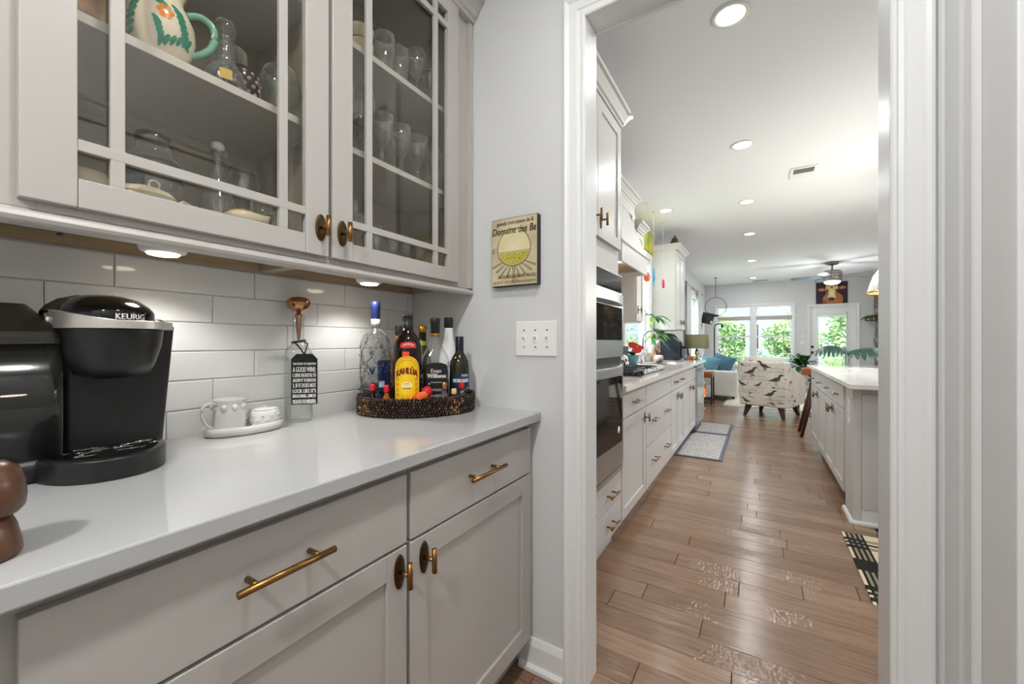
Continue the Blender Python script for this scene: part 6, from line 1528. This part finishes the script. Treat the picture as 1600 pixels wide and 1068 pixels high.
monstera('leaf', (c[0]-.01,c[1],IZ+.01), (.790,5.48,1.080), (-.75,.0,.10), .26, .26, (0.2,-.5,1))
monstera('leaf', (c[0]+.01,c[1],IZ+.01), (.835,5.48,1.070), (.9,-.25,-.03), .40, .30, (0.1,-.5,1))

# ------------------------------------------------------------------ pendant over the island
pb_ = bpy.data.lights.new('pendant_bulb', 'POINT'); pb_.energy = P_PEND; pb_.color = (.95,.98,1); pb_.shadow_soft_size = .04
PGL = glassy('ribbed pendant glass', (236,230,218), 1, .10, .6, .06, .5)
def pendant(c, label):
    t = thing('pendant_lamp', label, 'lamp', (c[0],c[1],ZC), 'pendants over the island')
    m = MB(); m.smooth = False; rings = []
    for r_, z_ in ((.03,1.90),(.07,1.885),(.115,1.84),(.150,1.78),(.175,1.70),(.19,1.635)):
        rings.append([(c[0]+(r_+(.004 if i % 2 else -.004))*math.cos(2*PI*i/72), c[1]+(r_+(.004 if i % 2 else -.004))*math.sin(2*PI*i/72), z_) for i in range(72)])
    m.loft(rings, caps=False); m.build('shade', PGL, t)
    m = MB(); m.lathe((c[0],c[1],1.62),[(.190,0),(.197,.0),(.197,.018),(.188,.018),(.190,0)],48,caps=False); m.build('rim', mat('gilt rim', (226,170,70), .25, 1.0) if 'gilt rim' not in MATS else MATS['gilt rim'], t)
    m = MB(); m.cyl((c[0],c[1],1.90),(c[0],c[1],ZC-.02),.006); m.lathe((c[0],c[1],ZC),[(.06,0),(.06,-.02),(.01,-.03)],20); m.lathe((c[0],c[1],1.90),[(.03,-.01),(.03,.05),(.01,.06)],16); m.build('stem', BRASS, t)
    m = MB(); m.ell((c[0],c[1],1.79),(.028,.028,.035),12,8); m.build('bulb', LAMPON, t)
    lo = bpy.data.objects.new('pendant_bulb', pb_); COL.objects.link(lo); lo.parent = t; lo.location = (0,0,1.70-ZC)
pendant((1.075,5.0), 'ribbed glass dome pendant with gold rim above the far half of the island')
pendant((1.075,3.85), 'added ribbed glass pendant above the near half of the island, unseen, brightens the ceiling')  # extra pendant out of view, added to throw light on the ceiling
# ceiling fan
fx, fy = 1.247, 10.1
t = thing('ceiling_fan', 'five-bladed ceiling fan with nickel motor and white bowl light', 'fan', (fx,fy,ZC))
m = MB(); m.lathe((fx,fy,ZC),[(.105,0),(.105,-.03),(.08,-.05),(.03,-.06)],28); m.cyl((fx,fy,ZC-.05),(fx,fy,2.56),.016); m.build('mount', NICKEL, t)
m = MB(); m.lathe((fx,fy,2.58),[(.04,0),(.14,-.01),(.155,-.04),(.155,-.07),(.15,-.075),(.155,-.08),(.155,-.12),(.15,-.125),(.155,-.13),(.150,-.20),(.135,-.215)],36); m.build('motor', NICKEL, t)
m = MB(); m.lathe((fx,fy,2.365),[(.135,0),(.13,-.03),(.09,-.06),(.001,-.075)],30); m.build('light_bowl', emitter('opal lit glass', (255,252,244), 1.6), t)
ld = bpy.data.lights.new('fan_lamp', 'POINT'); ld.energy = 28; ld.color = (.95,.98,1); ld.shadow_soft_size = .2; lo = bpy.data.objects.new('fan_lamp', ld); COL.objects.link(lo); lo.parent = t; lo.location = (0,0,2.13-ZC)
for k in range(5):
    a = math.radians(177-72*k); c_, s_ = math.cos(a), math.sin(a); m = MB()
    def bp(r_, w_, z_): tw = .22; return (fx+c_*r_-s_*w_, fy+s_*r_+c_*w_, 2.455+w_*tw+z_)
    out = [(.15,-.025),(.24,-.030),(.30,-.062),(.45,-.070),(.64,-.072),(.68,-.05),(.69,0.0),(.66,.06),(.45,.058),(.30,.050),(.24,.025),(.15,.020)]
    m.loft([[bp(r_,w_,0) for r_,w_ in out],[bp(r_,w_,.007) for r_,w_ in out]]); m.build('blade', mat('blue grey blade', (88,102,116), .35) if k == 0 else MATS['blue grey blade'], t)

# ------------------------------------------------------------------ far wall: cow painting, switches, blinds
cx0, cx1, cz0, cz1 = 1.225, 1.832, 2.105, 2.63; CY = YF-.035
t = thing('cow_painting', 'square canvas painting of a cow face on dark purple ground above the garden door', 'picture', ((cx0+cx1)/2, YF, cz0))
m = MB(); m.box(cx0,cx1,CY,YF-.0005,cz0,cz1); m.build('canvas', mix_noise('aubergine paint', (44,28,50), (30,22,36), 6, .6), t)
def cf(L): return lambda u,v: (cx0+(cx1-cx0)*u, CY-.0012*L, cz0+(cz1-cz0)*v)
def blob(cx,cy,rx,ry,n=20,a0=0): return [(cx+rx*math.cos(2*PI*i/n)*math.cos(a0)-ry*math.sin(2*PI*i/n)*math.sin(a0), cy+rx*math.cos(2*PI*i/n)*math.sin(a0)+ry*math.sin(2*PI*i/n)*math.cos(a0)) for i in range(n)]
PT = {n: mat(n, c_, .6) for n, c_ in (('ochre paint',(176,112,60)),('rust paint',(150,72,48)),('pink paint',(206,138,120)),('straw paint',(222,206,132)),('plum paint',(84,48,78)),('pale paint',(236,228,190)),('ink paint',(28,18,24)))}
def paint(nm, polys, L):
    m = MB()
    for p in polys: m.fan(p, cf(L))
    m.build('painted_shape', PT[nm], t)
paint('ochre paint', [[(.20,.008),(.22,.30),(.32,.46),(.5,.52),(.74,.48),(.84,.34),(.86,.18),(.84,.008)]], 1)
paint('rust paint', [blob(.17,.66,.14,.085,20,-.15), blob(.84,.72,.14,.085,20,.2), [(.20,.008),(.21,.22),(.34,.10),(.36,.008)]], 2)
paint('pink paint', [blob(.18,.66,.09,.045,16,-.15), blob(.83,.72,.09,.045,16,.2)], 3)
paint('straw paint', [[(.30,.72),(.33,.88),(.42,.94),(.56,.95),(.66,.90),(.70,.76),(.69,.60),(.64,.44),(.62,.24),(.56,.14),(.42,.14),(.38,.26),(.37,.44),(.31,.58)]], 4)
paint('rust paint', [blob(.40,.86,.06,.05), blob(.52,.88,.07,.05), blob(.62,.84,.05,.05), blob(.50,.76,.05,.04)], 5)
paint('ink paint', [blob(.36,.60,.05,.03,14,-.2), blob(.66,.61,.05,.03,14,.2)], 6)
paint('pale paint', [blob(.50,.46,.065,.15), [(.43,.20),(.42,.30),(.57,.30),(.56,.20)]], 5)
paint('ochre paint', [[(.31,.60),(.34,.72),(.38,.70),(.40,.50),(.385,.34),(.345,.46)], [(.69,.60),(.66,.70),(.62,.68),(.61,.50),(.625,.32),(.655,.46)]], 5)
paint('plum paint', [blob(.49,.21,.11,.085)], 6); paint('ink paint', [blob(.44,.21,.022,.03), blob(.54,.21,.022,.03)], 7)
for nm, lab, x0, x1, z0, z1 in (('wall_switch','white double switch plate left of the garden door',.905,.995,1.10,1.19),('thermostat','small white thermostat above the switch beside the garden door',.93,.985,1.27,1.35)):
    m = MB(); m.box(x0,x1,YF-.012,YF-.0004,z0,z1); tag(m.build(nm, WHITE, bevel=.003), lab, 'switch' if nm == 'wall_switch' else 'thermostat')
for k, (x0, x1, lab) in enumerate(((-.985,-.165,'half-raised white blind on the left-hand pane of the far window'),(-.065,.745,'half-raised white blind on the right-hand pane of the far window'))):
    t = thing('window_blind', lab, 'blind', ((x0+x1)/2, YF, 1.75))
    m = MB(); m.box(x0,x1,YF-.002,YF+.035,2.085,2.125); m.build('headrail', WHITE, t)
    m = MB()
    for j in range(12): m.box(x0+.01,x1-.01,YF+.002,YF+.032,1.763+.0075*j,1.769+.0075*j)
    m.box(x0+.01,x1-.01,YF,YF+.034,1.745,1.762); m.build('stacked_slats', mat('grey white blind', (190,187,181), .6) if 'grey white blind' not in MATS else MATS['grey white blind'], t)
    for j in range(6):
        m = MB(); z_ = 1.87+.036*j; m.box(x0+.012,x1-.012,YF+.004,YF+.030,z_,z_+.0022); m.build('slat', WHITE, t)
    m = MB()
    for x in (x0+.12, x1-.12): m.cyl((x,YF+.017,1.75),(x,YF+.017,2.09),.0012,seg=5)
    m.build('cord', WHITE, t)
# ------------------------------------------------------------------ stone fireplace wall
t = thing('stone_fireplace', 'stacked brown and grey stone chimney face at the right end of the living room', 'fireplace', (2.65,11.5,0))
m = MB(); m.box(2.34,XR-.001,10.75,12.30,0,ZC-.001); m.build('core', mat('mortar', (96,86,78), .95), t)
SC = [mat('stone brown', (138,108,84), .85, bump=.8, bscale=30), mat('stone grey', (112,108,108), .85, bump=.8, bscale=30), mat('stone tan', (164,138,108), .85, bump=.8, bscale=30), mat('stone slate', (88,88,94), .85, bump=.8, bscale=30)]
z = 0.0; ns = 0
while z < ZC-.05:
    h = R.uniform(.07,.14); y_ = 10.75; h = min(h, ZC-.003-z)
    while y_ < 12.30:
        L = R.uniform(.16,.40); b = min(y_+L, 12.30+R.uniform(-.02,.02)); pr_ = R.uniform(.03,.065)
        if b-y_ > .04:
            m = MB(); m.box(2.34-pr_,2.342,y_+.005,b-.005,z+.004,z+h-.004); m.build('stone', SC[R.choice((0,0,1,2,3)) if z > 1.5 else R.choice((0,1,1,3,3))], t, bevel=.012); ns += 1
        y_ += L
    # return towards the far wall
    m = MB(); m.box(2.31-R.uniform(0,.03),2.60,12.30,12.30+R.uniform(.03,.06),z+.004,z+h-.004); m.build('stone', SC[R.choice((0,1,3))], t, bevel=.012)
    z += h
t = thing('mantel_plant', 'potted green and maroon plant on a bracket of the stone fireplace', 'plant', (2.20,12.1,1.66))
m = MB(); m.box(2.10,2.27,12.0,12.2,1.645,1.662); m.build('bracket', BLACKM, t)
m = MB(); m.lathe((2.19,12.1,1.663),[(.035,0),(.05,.09),(.045,.09)],16); m.build('pot', CERG, t)
for k in range(12):
    a = 2*PI*k/12; m = MB(); m.leaf((2.19,12.1,1.75),(math.cos(a)-.3,math.sin(a),.5),.22,.10,.8); m.build('leaf', LEAF if k % 3 else mat('maroon leaf', (92,44,40), .5) if 'maroon leaf' not in MATS else MATS['maroon leaf'], t, solid=.001)

# ------------------------------------------------------------------ outdoors
m = MB(); m.box(-14,16,YF+.3,40,-.35,-.20); struct(m.build('lawn', GRASS, origin=(0,0,0)))
m = MB(); m.box(-14,XL-.3,-3,YF+.3,-.35,-.20); struct(m.build('side_lawn', GRASS, origin=(0,0,0)))
m = MB(); m.box(-2.5,5,YF+.16,16.2,-.20,-.06); struct(m.build('patio', CONC, origin=(0,0,0)))
m = MB(); m.box(-.36,-.24,15.0,15.12,-.06,3.0); tag(m.build('porch_post', STUCCO, bevel=.01), 'pale square porch post standing outside the far window', 'post')
t = thing('neighbour_house', 'pale neighbouring house with grey-blue roof beyond the garden', 'house', (-1,27,-.2))
m = MB(); m.box(-9,4.6,25,32,-.2,4.2); m.build('wall', STUCCO, t)
m = MB(); m.loft([[(-9.6,24.4,4.1),(5.2,24.4,4.1),(5.2,32.6,4.1),(-9.6,32.6,4.1)],[(-6,28.5,7.2),(1.6,28.5,7.2),(1.6,28.6,7.2),(-6,28.6,7.2)]]); m.build('roof', ROOF, t)
for x0 in (-5.0,-1.0): 
    m = MB(); m.box(x0,x0+1.1,24.94,25.0,.7,2.2); f = m.build('window', TRIM, t); m = MB(); m.box(x0+.1,x0+1.0,24.92,24.945,.8,2.1); m.build('pane', GLASSBLK, f)
def shrub(name, label, c, rad, h, mt, n=900, ls=.10, trunk=True):
    t = thing(name, label, 'shrub' if h < 2.2 else 'tree', (c[0],c[1],-.2), 'garden plants outside')
    m = MB(); blobs = [(R.uniform(-.5,.5)*rad, R.uniform(-.5,.5)*rad, R.uniform(.3,.85)*h, R.uniform(.35,.6)*rad) for _ in range(9)]
    for i in range(n):
        b = R.choice(blobs); a = R.uniform(0,2*PI); e = math.asin(R.uniform(-1,1)); rr = b[3]*R.uniform(.6,1.05)
        p = Vector((c[0]+b[0]+rr*math.cos(a)*math.cos(e), c[1]+b[1]+rr*math.sin(a)*math.cos(e), max(-.1, -.2+b[2]+rr*math.sin(e)*1.1)))
        d = Vector((R.uniform(-1,1),R.uniform(-1,1),R.uniform(-.6,.8))).normalized(); s2 = d.orthogonal().normalized(); L = ls*R.uniform(.7,1.4)
        m.add([tuple(p), tuple(p+d*L*.5+s2*L*.28), tuple(p+d*L), tuple(p+d*L*.5-s2*L*.28)], [(0,1,2,3)])
    m.build('foliage', mt, t, recalc=False)['kind'] = 'stuff'
    m = MB()
    for k in range(4): b = blobs[k]; m.tube([(c[0]+.03*k,c[1],-.2),(c[0]+b[0]*.5,c[1]+b[1]*.5,-.2+b[2]*.5),(c[0]+b[0],c[1]+b[1],-.2+b[2])], [.035,.025,.01], 6)
    m.build('branch', WOODD, t)
shrub('garden_tree', 'light green leafy tree outside the left-hand pane of the far window', (-1.05,16.9), .95, 2.5, SHRUB, 2200, .13)
shrub('garden_tree', 'rounded green tree outside the right-hand pane of the far window', (.95,17.6), .85, 2.6, SHRUB, 2200, .13)
shrub('garden_shrub', 'darker shrub under the tree beyond the far window', (-.1,16.2), .6, 1.0, SHRUBD, 1600, .10)
shrub('garden_shrub', 'bright yellow-green low shrub close to the far window', (.45,15.6), .45, .9, LEAFB, 900, .08)
shrub('garden_tree', 'broad bright tree filling the glass of the garden door', (2.6,18.0), 1.25, 2.9, SHRUB, 2800, .14)
shrub('garden_shrub', 'sunlit shrub low behind the garden door glass', (2.2,16.4), .6, .9, LEAFB, 1000, .09)
shrub('garden_shrub', 'green shrub outside the sink window', (-2.9,6.0), .7, 1.7, SHRUB, 1200, .10)
shrub('garden_tree', 'pale green tree outside the living room side window', (-3.6,11.0), 1.1, 2.6, SHRUB, 1500, .13)
t = thing('patio_chair', 'teal cushioned patio chair outside the far window', 'chair', (.55,13.9,-.06))
m = MB(); m.box(.25,.85,13.6,14.2,.30,.42); m.build('seat', mat('teal cushion', (70,176,184), .8), t, bevel=.03)
m = MB(); m.box(.25,.85,14.1,14.2,.42,.72); m.build('backrest', MATS['teal cushion'], t, bevel=.03)
for x in (.28,.82):
    for y_ in (13.64,14.16): m = MB(); m.cyl((x,y_,-.06),(x,y_,.30),.015); m.build('leg', BLACKM, t)
